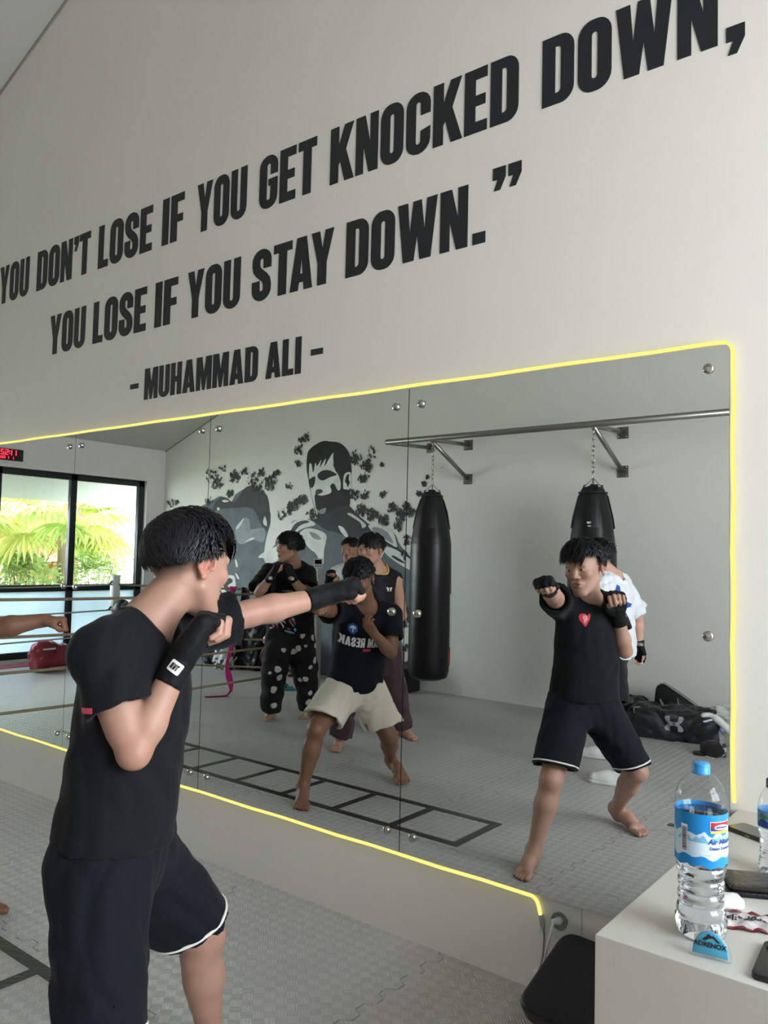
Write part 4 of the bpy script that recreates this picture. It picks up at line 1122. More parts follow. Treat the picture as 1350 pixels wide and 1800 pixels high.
# trousers printed with small pale faces: scattered pale patches
pj = mat('printed_trousers', (17, 17, 19), .8, bump=.15, bscale=30)
nt = pj.node_tree; b = nt.nodes['Principled BSDF']; tc = nt.nodes.new('ShaderNodeTexCoord')
vo = nt.nodes.new('ShaderNodeTexVoronoi'); vo.inputs['Scale'].default_value = 8.5; vo.inputs['Randomness'].default_value = .8
nz = nt.nodes.new('ShaderNodeTexNoise'); nz.inputs['Scale'].default_value = 30
nt.links.new(tc.outputs['Object'], vo.inputs['Vector']); nt.links.new(tc.outputs['Object'], nz.inputs['Vector'])
ad = nt.nodes.new('ShaderNodeMath'); ad.operation = 'MULTIPLY_ADD'; ad.inputs[1].default_value = .22; nt.links.new(nz.outputs['Fac'], ad.inputs[0]); nt.links.new(vo.outputs['Distance'], ad.inputs[2])
lt = nt.nodes.new('ShaderNodeMath'); lt.operation = 'LESS_THAN'; lt.inputs[1].default_value = .36; nt.links.new(ad.outputs[0], lt.inputs[0])
mx = nt.nodes.new('ShaderNodeMix'); mx.data_type = 'RGBA'; mx.inputs['A'].default_value = (*srgb((17, 17, 19)), 1); mx.inputs['B'].default_value = (*srgb((205, 205, 196)), 1)
nt.links.new(lt.outputs[0], mx.inputs['Factor']); nt.links.new(mx.outputs['Result'], b.inputs['Base Color'])
IC = build_person('person with both wrapped fists under the chin, in black trousers dotted with pale shapes', JC, (-4.93, -2.48, 0), (-.22, .97, .02), (178, 134, 114), .0075, k=1.0, m=1.05, hk=1.03, fade=(20, 20, 21),
  handL=dict(axis=(.50, .05, .85), pn=(.55, -.70, -.35), ts=-1, curl=GUARD, thumb='side'), handR=dict(axis=(-.12, .30, .93), pn=(-.75, -.45, .0), ts=-1, curl=GUARD, thumb='side'))
TC_ = tshirt(IC, black_tee, .0085, .55, loose=.030, sleeve=.80, sl_r=(.078, .098), amp=.008, seed=12)
SC, hC = trousers(IC, pj, .0085, .94, r0=.118, r1=.098, name='trousers', ankle=True, hem=.078, amp=.010, seed=13)
wrC = {s: wrap(IC, s, wrap_black, .006, cover=.06) for s in 'LR'}
hair_mesh('hair', IC['H'], IC['root'], 1100, lambda p: .06 if p[1] > -.03 else .05, flow_fwd, lambda p: p[2] > .02-.3*min(0, p[1])*-1*0 and p[1] < .070 and (p[2] > .055 or p[1] < .03), lift=.020, cap=.014, seed=6, cap_planes=PLANES_S, droop=.5, vox=.006, width=.006)
face_bits(IC['H'], IC['root'])

# ---- D: man in a sleeveless black top and maroon trousers
JD = dict(head=(-3.851, -2.240, 1.492), neck=(-3.845, -2.310, 1.345), shL=(-3.895, -2.120, 1.280), shR=(-3.785, -2.455, 1.272), elR=(-3.660, -2.400, 1.000), wrR=(-3.640, -2.190, .960), elL=(-3.822, -1.985, 1.024), wrL=(-3.690, -2.060, .941),
  hipL=(-3.880, -2.245, .80), hipR=(-3.815, -2.395, .79), pel=(-3.850, -2.325, .86), knL=(-3.945, -2.120, .42), knR=(-3.815, -2.53, .41), anL=(-3.990, -2.095, .075), anR=(-3.880, -2.73, .075), toL=(-3.922, -1.95, 0), heL=(-4.02, -2.155, 0), toR=(-3.693, -2.693, 0), heR=(-3.925, -2.755, 0))
ID = build_person('person in sleeveless black top with yellow collar edge and maroon trousers', JD, (-3.87, -2.35, 0), (.05, 1., .0), (176, 134, 112), .0075, k=1.0, m=1.0, hk=1.0, fade=(18, 18, 18), lips=(135, 80, 74),
  handL=dict(axis=(.8, .2, -.1), pn=(.1, -.9, .2), ts=1, curl=LOOSE, thumb='side'), handR=dict(axis=(-.4, .85, 0), pn=(-.7, -.4, .2), ts=1, curl=LOOSE, thumb='side'))
TD = tshirt(ID, cloth('black_sport_top', (13, 13, 15), .6, sheen=.04), .0085, .58, loose=.014, sleeveless=True, neck_r=.078, amp=.006, seed=15, name='sleeveless_top')
SD, hD = trousers(ID, cloth('maroon_cotton', (62, 42, 46)), .0085, .93, r0=.110, r1=.088, name='trousers', ankle=True, hem=.080, amp=.010, seed=16)
hair_mesh('hair', ID['H'], ID['root'], 900, lambda p: .06 if p[1] > -.03 else .04, flow_fwd, lambda p: p[2] > .05 and p[1] < .070, lift=.018, cap=.010, seed=8, cap_planes=PLANES_S, droop=.4, vox=.006, width=.006)
face_bits(ID['H'], ID['root'])

# ---- E: man at the back, one wrapped fist raised
JE = dict(head=(-4.952, -3.285, 1.495), neck=(-4.969, -3.345, 1.350), shL=(-5.045, -3.190, 1.270), shR=(-4.890, -3.475, 1.270), elL=(-5.044, -3.050, 1.060), wrL=(-4.92, -2.965, 1.235), elR=(-4.800, -3.400, 1.030), wrR=(-4.72, -3.20, 1.16),
  hipL=(-5.035, -3.325, .82), hipR=(-4.950, -3.450, .82), pel=(-4.99, -3.385, .88), knL=(-5.027, -3.28, .45), knR=(-4.91, -3.46, .45), anL=(-5.055, -3.34, .075), anR=(-4.94, -3.52, .075), toL=(-4.99, -3.17, 0), heL=(-5.075, -3.39, 0), toR=(-4.85, -3.36, 0), heR=(-4.97, -3.56, 0))
IE = build_person('person with moustache and white vest at the back, one black-wrapped fist raised', JE, (-4.98, -3.4, 0), (.30, .95, .0), (160, 118, 96), .0085, k=1.0, m=1.0, hk=.97, fade=(17, 17, 17), lips=(120, 76, 70),
  handL=dict(axis=(.55, .40, .72), pn=(.65, .55, -.50), ts=-1, curl=FIST, thumb='fist'), handR=dict(axis=(-.1, .6, .8), pn=(-.5, -.6, .3), ts=-1, curl=GUARD, thumb='fist'))
TE = tshirt(IE, cloth('white_vest', (205, 206, 206)), .009, .52, loose=.016, sleeveless=True, amp=.006, seed=18, name='vest')
SE, hE = trousers(IE, cloth('black_trousers', (22, 22, 24)), .009, .9, r0=.110, r1=.09, name='trousers', ankle=True, hem=.075, amp=.008, seed=19)
wrE = {s: wrap(IE, s, wrap_black, .006, cover=.06) for s in 'LR'}
hair_mesh('hair', IE['H'], IE['root'], 600, lambda p: .03, flow_fwd, lambda p: p[2] > .05 and p[1] < .070, lift=.014, cap=.008, seed=9, cap_planes=PLANES, droop=.2, vox=.006, width=.006)
face_bits(IE['H'], IE['root'], moust=True)

# ---- F: person in a white T-shirt and white sneakers, side on, by the far heavy bag
JF = dict(head=(-2.290, -2.845, 1.475), neck=(-2.205, -2.900, 1.345), shL=(-2.205, -2.730, 1.285), shR=(-2.230, -3.090, 1.285), elR=(-2.150, -3.250, 1.045), wrR=(-2.155, -3.30, .830), elL=(-2.249, -2.600, 1.050), wrL=(-2.330, -2.57, .84),
  hipL=(-2.215, -2.83, .80), hipR=(-2.250, -2.99, .80), pel=(-2.200, -2.93, .87), knL=(-2.12, -2.70, .43), knR=(-2.32, -3.07, .43), anL=(-2.015, -2.605, .085), anR=(-2.385, -3.20, .085), toL=(-2.20, -2.545, 0), heL=(-1.975, -2.62, 0), toR=(-2.535, -3.165, 0), heR=(-2.32, -3.22, 0))
IF_ = build_person('person in white T-shirt, black shorts and white sneakers walking past, seen from the side', JF, (-2.22, -2.9, 0), (-.95, .22, -.10), (214, 168, 150), .0085, k=.98, m=1.02, hk=1.0, fade=(20, 20, 21),
  handR=dict(axis=(.05, -.12, -.99), pn=(-.1, .95, -.1), ts=1, curl=DOWN_, thumb='side'), handL=dict(axis=(-.2, .1, -.95), pn=(-.1, -.9, .1), ts=-1, curl=DOWN_, thumb='side'), feet=False)
TF = tshirt(IF_, cloth('white_tee', (232, 234, 240)), .009, .55, loose=.030, sleeve=.82, sl_r=(.080, .095), amp=.009, seed=21)
SF, hF = trousers(IF_, cloth('black_shorts', (20, 20, 22)), .009, .80, r0=.120, r1=.124, amp=.008, seed=22, tilt=.4)
wrF = {s: wrap(IF_, s, wrap_black, .006, cover=.05) for s in 'LR'}
hair_mesh('hair', IF_['H'], IF_['root'], 800, lambda p: .045, flow_fwd, lambda p: p[2] > .045 and p[1] < .070, lift=.016, cap=.010, seed=10, cap_planes=PLANES, droop=.3, vox=.006, width=.006)
face_bits(IF_['H'], IF_['root'])
# sneakers and socks
shoe_m = mat('white_leather', (222, 222, 220), .4, bump=.05, bscale=80); sole_m = mat('white_rubber', (205, 205, 202), .6)
for s in ('L', 'R'):
    he, to, an = V3(JF['he'+s]), V3(JF['to'+s]), V3(JF['an'+s]); ax = to-he; L = np.linalg.norm(ax); ax /= L; lt = np.cross((0, 0, 1), ax); z = np.array((0, 0, 1.))
    pt = lambda a, b, c: he+ax*a*L+lt*b+z*c
    P = [rc(pt(.12, 0, .045), pt(.14, 0, .085), .034, .034, .03), rc(pt(.12, 0, .04), pt(.5, 0, .04), .036, .038, .03), rc(pt(.25, 0, .07), pt(.62, 0, .045), .034, .036, .03),
         rc(pt(.5, .004, .035), pt(.86, .0, .032), .044, .036, .03), cut(pt(0, 0, .018), (0, 0, -1), .004), sph(pt(.13, 0, .125), .033, .012, 's')]
    lo, hi = bbox([he, to, an], .07)
    so_ = surf_obj('sneaker', P, lo, hi, .005, shoe_m, IF_['root'])
    P = [rc(pt(.11, 0, .012), pt(.5, 0, .012), .041, .042, .02), rc(pt(.5, .003, .012), pt(.88, 0, .012), .046, .038, .02), cut(pt(0, 0, .024), (0, 0, 1), .002), cut(pt(0, 0, .0005), (0, 0, -1), .002)]
    V, F = surf(P, lo, hi, .005); obj('sole', mesh_np('sole', V-np.array(IF_['root'].location), F), sole_m, so_)
    lm = MB(); b0 = np.array(IF_['root'].location)
    for i in range(5):
        t = .36+.07*i; h = .107-.010*i
        lm.tube([pt(t, -.026, h-.012)-b0, pt(t+.01, 0, h)-b0, pt(t, .026, h-.012)-b0], .0035, 6)
    lm.build('laces', sole_m, so_)
    P = [cc(an+z*.02, an+z*.10+(V3(JF['kn'+s])-an)*.12, .043, .047, .02, hollow=.006, depth=.03)]
    surf_obj('sock', P, *bbox([an, an+z*.15], .08), .006, cloth('black_sock', (20, 20, 22)), IF_['root'])
# ---------------------------------------------------------------- collars, prints, labels and tags on clothes
def chest(I, up=.0, side=0., out=.0):
    J = I['J']; c = lerp(J['shL'], J['shR'], .5); ax = nrm(V3(J['neck'])-V3(J['pel'])); f = nrm(np.cross(ax, I['lats']))
    return c+ax*up+V3(I['lats'])*side+f*out, f
ink = lambda n, c: mat('print_'+n, c, .7)
red_p, white_p, blue_p, cyan_p, yellow_p, grey_p = ink('red', (196, 48, 60)), ink('white', (215, 215, 212)), ink('blue', (36, 84, 168)), ink('cyan', (96, 160, 190)), ink('yellow', (232, 176, 52)), ink('grey', (120, 120, 122))
rib = cloth('black_rib', (20, 21, 23), .9)
collar_ring(IA, TA, rib, .082, .0055); collar_ring(IB, TB, rib, .080, .006); collar_ring(IC, TC_, rib, .080, .007)
collar_ring(ID, TD, mat('yellow_edge', (214, 190, 84), .6), .084, .0055, name='yellow_collar')
# A: small red badge on the chest, pink tag on the sleeve, white label on the wrap, drawcord tip
o, f = chest(IA, -.050, -.085)
hrt = [[(-.5, .42), (-.38, .5), (-.25, .30), (-.08, .46), (.12, .48), (.34, .36), (.42, .14), (.34, -.08), (.02, -.55), (-.1, -.40), (-.36, .02)]]
bd = decal('red_badge', TA, o, -f, (0, 0, 1), hrt, .062, red_p, IA['root'])
decal('badge_mark', TA, o, -f, (0, 0, 1), [[(-.18, .30), (.10, .34), (.16, .1), (.04, -.02), (.12, -.1), (.02, -.34), (-.06, -.12), (-.2, .02)], [(-.05, .22), (.03, .2), (.0, .08)]], .062, ink('pale_red', (226, 150, 150)), IA['root'], lift=.0025)
view = (-.74, .66, -.12)
decal('pink_tag', TA, (-1.585, -1.515, 1.098), view, (0, 0, 1), [[(-.5, -.22), (.5, -.2), (.5, .22), (-.5, .2)]], .030, mat('pink_tag', (226, 74, 110), .6), IA['root'], lift=.002)
wl = decal('white_label', wrA['R'], lerp(JA['wrR'], JA['elR'], .10), view, (.35, .45, .8), [rrect(-.5, -.42, .5, .42, .12)], .032, white_p, IA['root'], lift=.0015)
decal('label_lettering', wrA['R'], lerp(JA['wrR'], JA['elR'], .10), view, (.35, .45, .8), [[(-.42, -.25), (-.42, .25), (-.24, .25), (-.24, -.25)], [(-.18, -.25), (-.18, .25), (-.10, .25), (-.06, .0), (-.02, .25), (.06, .25), (.0, -.25), (-.1, -.25)], [(.10, -.25), (.10, .25), (.3, .25), (.3, .12), (.2, .12), (.2, -.25)]], .028, ink('black', (24, 24, 26)), IA['root'], lift=.0025)
# B: hexagon badge and team lettering
o, f = chest(IB, -.075, -.075); up = nrm(V3(JB['neck'])-V3(JB['pel']))
decal('blue_badge', TB, o, -f, up, [[(.5*math.cos(R(30+60*k)), .5*math.sin(R(30+60*k))) for k in range(6)]], .062, blue_p, IB['root'])
decal('badge_mark', TB, o, -f, up, [[(-.3, .0), (-.22, .2), (0, .28), (.22, .2), (.3, 0), (.14, -.02), (.06, .08), (.05, -.3), (-.05, -.3), (-.06, .08), (-.14, -.02)]], .062, white_p, IB['root'], lift=.0025)
o, f = chest(IB, -.150, .0)
decal('team_lettering', TB, o, -f, up, text_loops('TEAM RESAK'), .058, white_p, IB['root'])
o, f = chest(IB, -.195, .02)
decal('red_underline', TB, o, -f, up, [[(-1.4+.2*k, -.5), (-1.25+.2*k, -.5), (-1.25+.2*k, .5), (-1.4+.2*k, .5)] for k in range(14)], .018, red_p, IB['root'])
# C: chest line, sleeve mark, bright print near the hem, wrap labels
o, f = chest(IC, -.12, .0); decal('chest_line', TC_, o, -f, (0, 0, 1), [[(-1, -.1), (.9, -.16), (1, .05), (-.9, .14)]], .06, grey_p, IC['root'])
gq = random.Random(21)
for nm, mm, n_ in (('cyan_print', cyan_p, 16), ('red_print', red_p, 6), ('white_print', white_p, 6)):
    lps = []
    for k in range(n_):
        x, y = gq.uniform(-.4, 1.3), gq.uniform(-.7, .7); a = gq.uniform(.2, 1.1); L, w_ = gq.uniform(.12, .45), gq.uniform(.04, .13)
        lps.append([(x+L*math.cos(a)*s-w_*math.sin(a)*t_, y+L*math.sin(a)*s+w_*math.cos(a)*t_) for s, t_ in ((-1, -1), (1, -.4), (.8, 1), (-.7, .6))])
    for lp in lps:
        pass
    o, f = chest(IC, -.43, .02)
    for i, lp in enumerate(lps[:6]): decal(nm, TC_, o, -f, (0, 0, 1), [lp], .11, mm, IC['root'], lift=.0015+.0006*i, cuts=1)
for s in 'LR': decal('white_label', wrC[s], lerp(JC['wr'+s], JC['el'+s], .12), (.66, -.72, .1) if 0 else (-.70, -.70, 0), (0, 0, 1), [rrect(-.5, -.4, .5, .4, .1)], .03, white_p, IC['root'], lift=.002)
# D: small white mark on the chest
o, f = chest(ID, -.075, .06)
decal('white_mark', TD, o, -f, (0, 0, 1), [[(-1, .5), (-.45, .5), (-.25, .1), (-.05, .5), (.0, .5), (-.2, -.1), (-.2, -.5), (-.6, -.5), (-.6, -.1)]], .03, white_p, ID['root'])
decal('white_mark', TD, o, -f, (0, 0, 1), [[(1, .5), (.45, .5), (.25, .1), (.05, .5), (.02, .5), (.2, -.1), (.2, -.5), (.6, -.5), (.6, -.1)]], .03, white_p, ID['root'])
# E: dark straps over the vest
o, f = chest(IE, -.02, .0)
for sx in (-1, 1): decal('dark_stripe', TE, o+V3(IE['lats'])*.07*sx, -f, (0, 0, 1), [[(-.12, -1), (.12, -1), (.12, 1), (-.12, 1)]], .12, ink('black', (24, 24, 26)), IE['root'])
# F: blue and orange print across the back
o, f = chest(IF_, -.09, .0); o = o+np.array((.03, -.01, 0)); f = np.array((-.72, -.69, 0))
decal('blue_print', TF, o, f, (0, 0, 1), [[(-.8, -.5), (-.6, -.3), (-.1, -.15), (.2, .2), (.3, .8), (.55, .9), (.8, .5), (.9, -.1), (.6, -.55), (.3, -.45), (0, -.6), (-.4, -.5)]], .11, blue_p, IF_['root'])
decal('orange_print', TF, o, f, (0, 0, 1), [[(.1, -.3), (.35, .1), (.5, .4), (.6, .1), (.45, -.3), (.25, -.35)]], .11, yellow_p, IF_['root'], lift=.003)
decal('silver_band', wrF['R'], lerp(JF['wrR'], JF['elR'], .10), (-.38, -.93, 0), (0, 0, 1), [[(-1, -.4), (1, -.4), (1, .4), (-1, .4)]], .03, mat('silver_band', (176, 178, 180), .3, metal=.6), IF_['root'], lift=.002)
# ---------------------------------------------------------------- floor markings
tape_m = mat('black_tape', (38, 41, 42), .32, bump=.35, bscale=55, spec=.6)
tp = MB(); tw = .048
for y in (-.985, -1.395): tp.box((-6.0, y-tw/2, .0), (-2.21, y+tw/2, .0016))
for k in range(9): tp.box((-2.235-.418*k-tw/2, -1.395+tw/2, .0), (-2.235-.418*k+tw/2, -.985-tw/2, .0016))
tag(tp.build('floor_tape_ladder', tape_m), 'black tape agility ladder stuck to the grey mat floor', 'floor marking')
tag(MB().box((-1.52, -2.07, 0), (-1.10, -2.02, .0016)).build('floor_tape', tape_m), 'short black tape strip on the mat, right of the punching man reflected', 'floor marking')

# ---------------------------------------------------------------- bag rail on the back wall
pipe_m = mat('galvanised_pipe', (150, 148, 142), .32, metal=.85, bump=.03, bscale=60)
plate_m = mat('bracket_plate', (104, 100, 92), .5, metal=.5, bump=.2, bscale=60)
rail = thing('bag_rail', 'long steel pipe rail on wall brackets carrying the heavy bags', 'rail', (-3, YB, 2.645))
ox, oy, oz = -3, YB, 2.645
MB().tube([(-5.155-ox, -4.05-oy, 0), (-5.142-ox, -4.05-oy, 0), (-1.0-ox, -4.05-oy, .0)], [.022, .030, .030], 16).build('pipe', pipe_m, rail)
for x, px, diag in ((-5.10, -5.03, False), (-4.575, -4.54, True), (-2.85, -2.84, True)):
    MB().tube([(x-ox, -4.05-oy, -.012), (px-ox, .012, .012)], .0215, 12).build('bracket_arm', pipe_m, rail)
    pl = [(px, 2.655)]
    if diag:
        MB().tube([(x-ox, -4.05-oy, -.02), (px-ox, .012, 2.295-oz)], .0225, 12).build('brace', pipe_m, rail); pl.append((px, 2.29))
    for a, z in pl:
        b_ = MB().box((a-.055-ox, 0, z-.055-oz), (a+.055-ox, .008, z+.055-oz)).build('wall_plate', plate_m, rail, bevel=.003)
        for u in (-.038, .038):
            for w_ in (-.038, .038): MB().lathe([(.007, 0), (.007, .009), (.004, .011)], 6, o=(a-ox+u, .008, z-oz+w_), M=Matrix.Rotation(R(-90), 4, 'X')).build('bolt', steel_m, b_)

vinyl_m = mat('black_vinyl', (13, 14, 16), .36, bump=.18, bscale=9, spec=.5)
vinyl2_m = mat('black_vinyl_strap', (25, 26, 28), .42, bump=.2, bscale=40)
chain_m = mat('steel_chain', (176, 172, 164), .28, metal=1.)
def heavy_bag(x, y, prof, label, top, prints):
    t = thing('heavy_bag', label, 'punching bag', (x, y, 0), 0, 'heavy bags on the rail')
    lathe = []
    for i in range(len(prof)-1):
        for k in range(5):
            f = k/5; lathe.append((prof[i][0]*(1-f)+prof[i+1][0]*f, prof[i][1]*(1-f)+prof[i+1][1]*f))
    lathe.append(prof[-1])
    sm = [lathe[0]]+[((lathe[i-1][0]+2*lathe[i][0]+lathe[i+1][0])/4, lathe[i][1]) for i in range(1, len(lathe)-1)]+[lathe[-1]]
    n = 36; vs = []
    for r, z in sm:
        for k in range(n):
            a = 2*PI*k/n; rr_ = r*(1+.012*math.sin(3*a+z*4)+(.05*max(0, (z-1.6)/.5)*math.cos(8*a)))
            vs.append((rr_*math.cos(a), rr_*math.sin(a), z))
    fs = [(i*n+k, i*n+(k+1) % n, (i+1)*n+(k+1) % n, (i+1)*n+k) for i in range(len(sm)-1) for k in range(n)]
    fs += [tuple(range(n))[::-1], tuple((len(sm)-1)*n+k for k in range(n))]
    body = MB().add(vs, fs, True).build('body', vinyl_m, t)
    zt_, rt = prof[-1][1], prof[-1][0]
    MB().tube([(.203*math.cos(a), .203*math.sin(a), 1.585) for a in np.linspace(0, 2*PI, 37)[:-1]], .003, 6, closed=True).build('seam', vinyl2_m, t)
    MB().tube([((prof[-2][0]+.006)*math.cos(a), (prof[-2][0]+.006)*math.sin(a), prof[-2][1]) for a in np.linspace(0, 2*PI, 37)[:-1]], .008, 8, closed=True).build('collar', vinyl2_m, t)
    for k in range(4):
        a = PI/4+PI/2*k+.25; pts = []
        for z in np.linspace(1.73, zt_+.02, 12):
            r_ = np.interp(z, [p[1] for p in sm], [p[0] for p in sm])+.001
            if z > zt_-.08: r_ = r_+(.07-r_)*(z-zt_+.08)/.1
            pts.append((r_, z))
        m_ = MB(); w_ = .034; vs = []
        for r_, z in pts:
            for s_, d_ in ((-1, 0), (1, 0), (1, .008), (-1, .008)):
                rr_ = r_+d_; vs.append((rr_*math.cos(a)-s_*w_*math.sin(a), rr_*math.sin(a)+s_*w_*math.cos(a), z))
        fs = []
        for i in range(len(pts)-1):
            for j in range(4): fs.append((i*4+j, i*4+(j+1) % 4, i*4+4+(j+1) % 4, i*4+4+j))
        fs += [(3, 2, 1, 0), tuple(len(pts)*4-4+j for j in range(4))]
        m_.add(vs, fs); m_.build('strap', vinyl2_m, t, bevel=.003)
        MB().tube([(.07*math.cos(a), .07*math.sin(a), zt_+.01), (.004*math.cos(a), .004*math.sin(a), zt_+.075)], .004, 6).build('hanger_wire', chain_m, t)
    # chain
    z = zt_+.065; k = 0; ch = MB()
    while z < top-.02:
        L = (.075, .055, .05)[k % 3] if k != 0 else .075; L = min(L, top-z+.012)
        pts = []
        for j in range(16):
            a = 2*PI*j/16; u, w_ = .014*math.cos(a), L/2+(L/2)*math.sin(a)
            pts.append((u, 0, z+w_) if k % 2 else (0, u, z+w_))
        ch.tube(pts, .0042, 6, closed=True); z += L-.012; k += 1
    ch.build('chain', chain_m, t)
    for (nm, lp, d, z, sz, m_) in prints:
        dd = Vector((math.cos(d), math.sin(d), 0))
        decal(nm, body_bvh(body, t), Vector((x, y, z))+dd*.2, -dd, (0, 0, 1), lp, sz, m_, t, lift=.0015, cuts=1)
    return t
def body_bvh(o, t):
    off = Vector(t.location); return BVHTree.FromPolygons([v.co+off for v in o.data.vertices], [list(p.vertices) for p in o.data.polygons])
wprint = mat('white_print', (205, 205, 200), .6); rprint = mat('red_print', (178, 40, 52), .6)
rect = lambda w_, h_: [[(-w_/2, -h_/2), (w_/2, -h_/2), (w_/2, h_/2), (-w_/2, h_/2)]]
# the white lettering block runs down the bag's side
side = R(-20)
pr1 = [('printed_panel', rect(.05, .52), side, .83, 1, wprint), ('red_badge', rect(.10, .14), side, .47, 1, rprint), ('white_badge', rect(.04, .09), side, .34, 1, wprint)]
pr1 += [('printed_line', rect(.014, .36), side, 1.30, 1, mat('grey_print', (120, 118, 116), .6))]
heavy_bag(-4.548, -4.05, [(.12, .243), (.185, .27), (.208, .34), (.210, .9), (.205, 1.58), (.150, 1.90), (.098, 2.06), (.080, 2.10)], 'black heavy bag hanging in front of the mural edge, clear of people', 2.613, pr1)
pr2 = [('printed_label', rect(.085, .018)+[[(x_, y_-.03) for x_, y_ in rect(.07, .010)[0]]], R(68), 1.775, 1, wprint)]
heavy_bag(-2.850, -4.05, [(.12, .243), (.185, .27), (.208, .34), (.212, .9), (.208, 1.50), (.165, 1.82), (.112, 2.04), (.085, 2.09)], 'black heavy bag half hidden behind the punching man and white-shirted person', 2.613, pr2)

# small wall outlet by the left heavy bag
o = thing('wall_outlet', 'small white wall outlet high beside the left heavy bag chain', 'outlet', (-4.86, YB, 2.434))
MB().box((-.05, 0, -.045), (.05, .009, .045)).build('face_plate', mat('outlet_plate', (214, 212, 204), .4), o, bevel=.003)
q = MB()
for u, w_ in ((-.018, -.008), (.018, -.008), (0, .014)): q.box((u-.004, .008, w_-.006), (u+.004, .0095, w_+.006))
q.build('pin_hole', mat('pin_hole', (60, 60, 60), .5), o)

# ---------------------------------------------------------------- bags by the back wall
def rbox(c, h, r, Fm=None, k=.01, op='u'):
    c = A3(c); h = A3(h); Fm = np.eye(3, dtype=f4) if Fm is None else Fm
    def fn(P):
        q = np.abs((P-c)@Fm.T)-(h-r); return np.sqrt((np.maximum(q, 0)**2).sum(1))+np.minimum(q.max(1), 0)-r
    return Prim(fn, k, op)
def blob_thing(name, label, cat, prims, lo, hi, vox, m, loc, disp=None, group=None, part=None):
    V, F = surf(prims, lo, hi, vox, disp)
    me = mesh_np(name, V-np.array(loc), F, True)
    if part:
        t = thing(name, label, cat, loc, 0, group); obj(part, me, m, t); return t
    o = obj(name, me, m); o.location = loc
    return tag(o, label, cat, group)
nylon = mat('black_nylon', (20, 20, 22), .55, bump=.4, bscale=25, sheen=.1)
dz = np.array([(.985, -.17, 0), (.17, .985, 0), (0, 0, 1)], f4)
dd = blob_thing('duffel_bag', 'black duffel bag with grey logo lying open on the mat by the back wall', 'bag',
  [rbox((-2.235, -4.27, .12), (.33, .15, .12), .07, dz, .03), rbox((-2.20, -4.30, .19), (.20, .12, .05), .05, dz, .05), el((-1.93, -4.31, .12), (.10, .14, .12), dz, .05), cut((0, 0, .001), (0, 0, -1))],
  (-2.65, -4.5, 0), (-1.8, -4.05, .34), .009, nylon, (-2.235, -4.27, 0), noise_disp(.018, 22, 31), part='body')
fl = MB()     # the lid folded up against the wall, with pale piping
P_ = [(-2.43, -4.36, .18), (-2.43, -4.40, .30), (-2.42, -4.42, .385), (-2.37, -4.44, .415), (-2.28, -4.43, .375), (-2.15, -4.42, .305), (-2.02, -4.40, .225), (-1.96, -4.36, .16), (-2.2, -4.32, .15)]
L_ = Vector((-2.235, -4.27, 0))
fr_ = [Vector(p)-L_ for p in P_]; bk_ = [v+Vector((.0, -.035, .004)) for v in fr_]
n_ = len(fr_)
ctr = sum(fr_, Vector())/n_+Vector((0, -.02, 0)); cb = ctr+Vector((0, -.03, 0))
fl.add(fr_+bk_+[ctr, cb], [(i, (i+1) % n_, 2*n_) for i in range(n_)]+[((i+1) % n_+n_, i+n_, 2*n_+1) for i in range(n_)]+[(i, i+n_, (i+1) % n_+n_, (i+1) % n_) for i in range(n_)], True)
fl.build('lid', nylon, dd)
MB().tube(bez(fr_[:8], 5), .005, 6).build('zip_piping', mat('grey_piping', (170, 170, 168), .6), dd)
for pts in ([(-2.46, -4.14, .24), (-2.49, -4.09, .235), (-2.47, -4.07, .17), (-2.44, -4.09, .12)], [(-2.33, -4.34, .25), (-2.345, -4.30, .30), (-2.31, -4.27, .25), (-2.25, -4.26, .235)], [(-2.22, -4.36, .31), (-2.19, -4.30, .27), (-2.17, -4.27, .20)]):
    MB().tube([v-L_ for v in bez(pts, 6)], .006, 6).build('strap', mat('grey_strap', (120, 118, 112), .7), dd)
UA = [[(-1, .55), (-.86, .78), (-.44, .80), (-.42, .28), (-.1, .16), (.1, .16), (.42, .28), (.44, .80), (.86, .78), (1, .55), (.82, .22), (.55, .0), (.82, -.22), (1, -.55), (.86, -.78), (.44, -.80), (.42, -.28), (.1, -.16), (-.1, -.16), (-.42, -.28), (-.44, -.80), (-.86, -.78), (-1, -.55), (-.82, -.22), (-.55, 0), (-.82, .22)], [(-.28, 0), (-.1, .07), (.1, .07), (.28, 0), (.1, -.07), (-.1, -.07)]]
dbody = [c for c in dd.children if c.name.startswith('body')][0]
decal('logo', body_bvh(dbody, dd), (-2.165, -4.1, .150), (-.17, -.985, -.1), (0, 0, 1), UA, .075, mat('grey_logo', (150, 150, 150), .5), dd, lift=.004)
t = blob_thing('sports_bag', 'black soft sports bag slumped behind the far end of the duffel', 'bag', [rbox((-2.66, -4.52, .12), (.10, .13, .12), .06, None, .03), el((-2.62, -4.45, .2), (.07, .1, .07), None, .04), cut((0, 0, .001), (0, 0, -1))], (-2.82, -4.68, 0), (-2.5, -4.3, .3), .009, mat('black_nylon_2', (26, 26, 28), .4, bump=.5, bscale=30), (-2.66, -4.52, 0), noise_disp(.016, 30, 33))
clear_m2 = mat('thin_plastic', (226, 226, 220), .3, alpha=.55, bump=.6, bscale=14)
t = blob_thing('plastic_bag', 'crumpled translucent plastic bag with white handles slumped against the wall', 'bag', [rbox((-1.80, -4.40, .11), (.15, .15, .12), .07, None, .04), el((-1.88, -4.44, .20), (.10, .1, .07), None, .06), cut((0, 0, .001), (0, 0, -1))], (-2.0, -4.6, 0), (-1.58, -4.2, .3), .009, clear_m2, (-1.80, -4.40, 0), noise_disp(.03, 26, 35), part='sack')
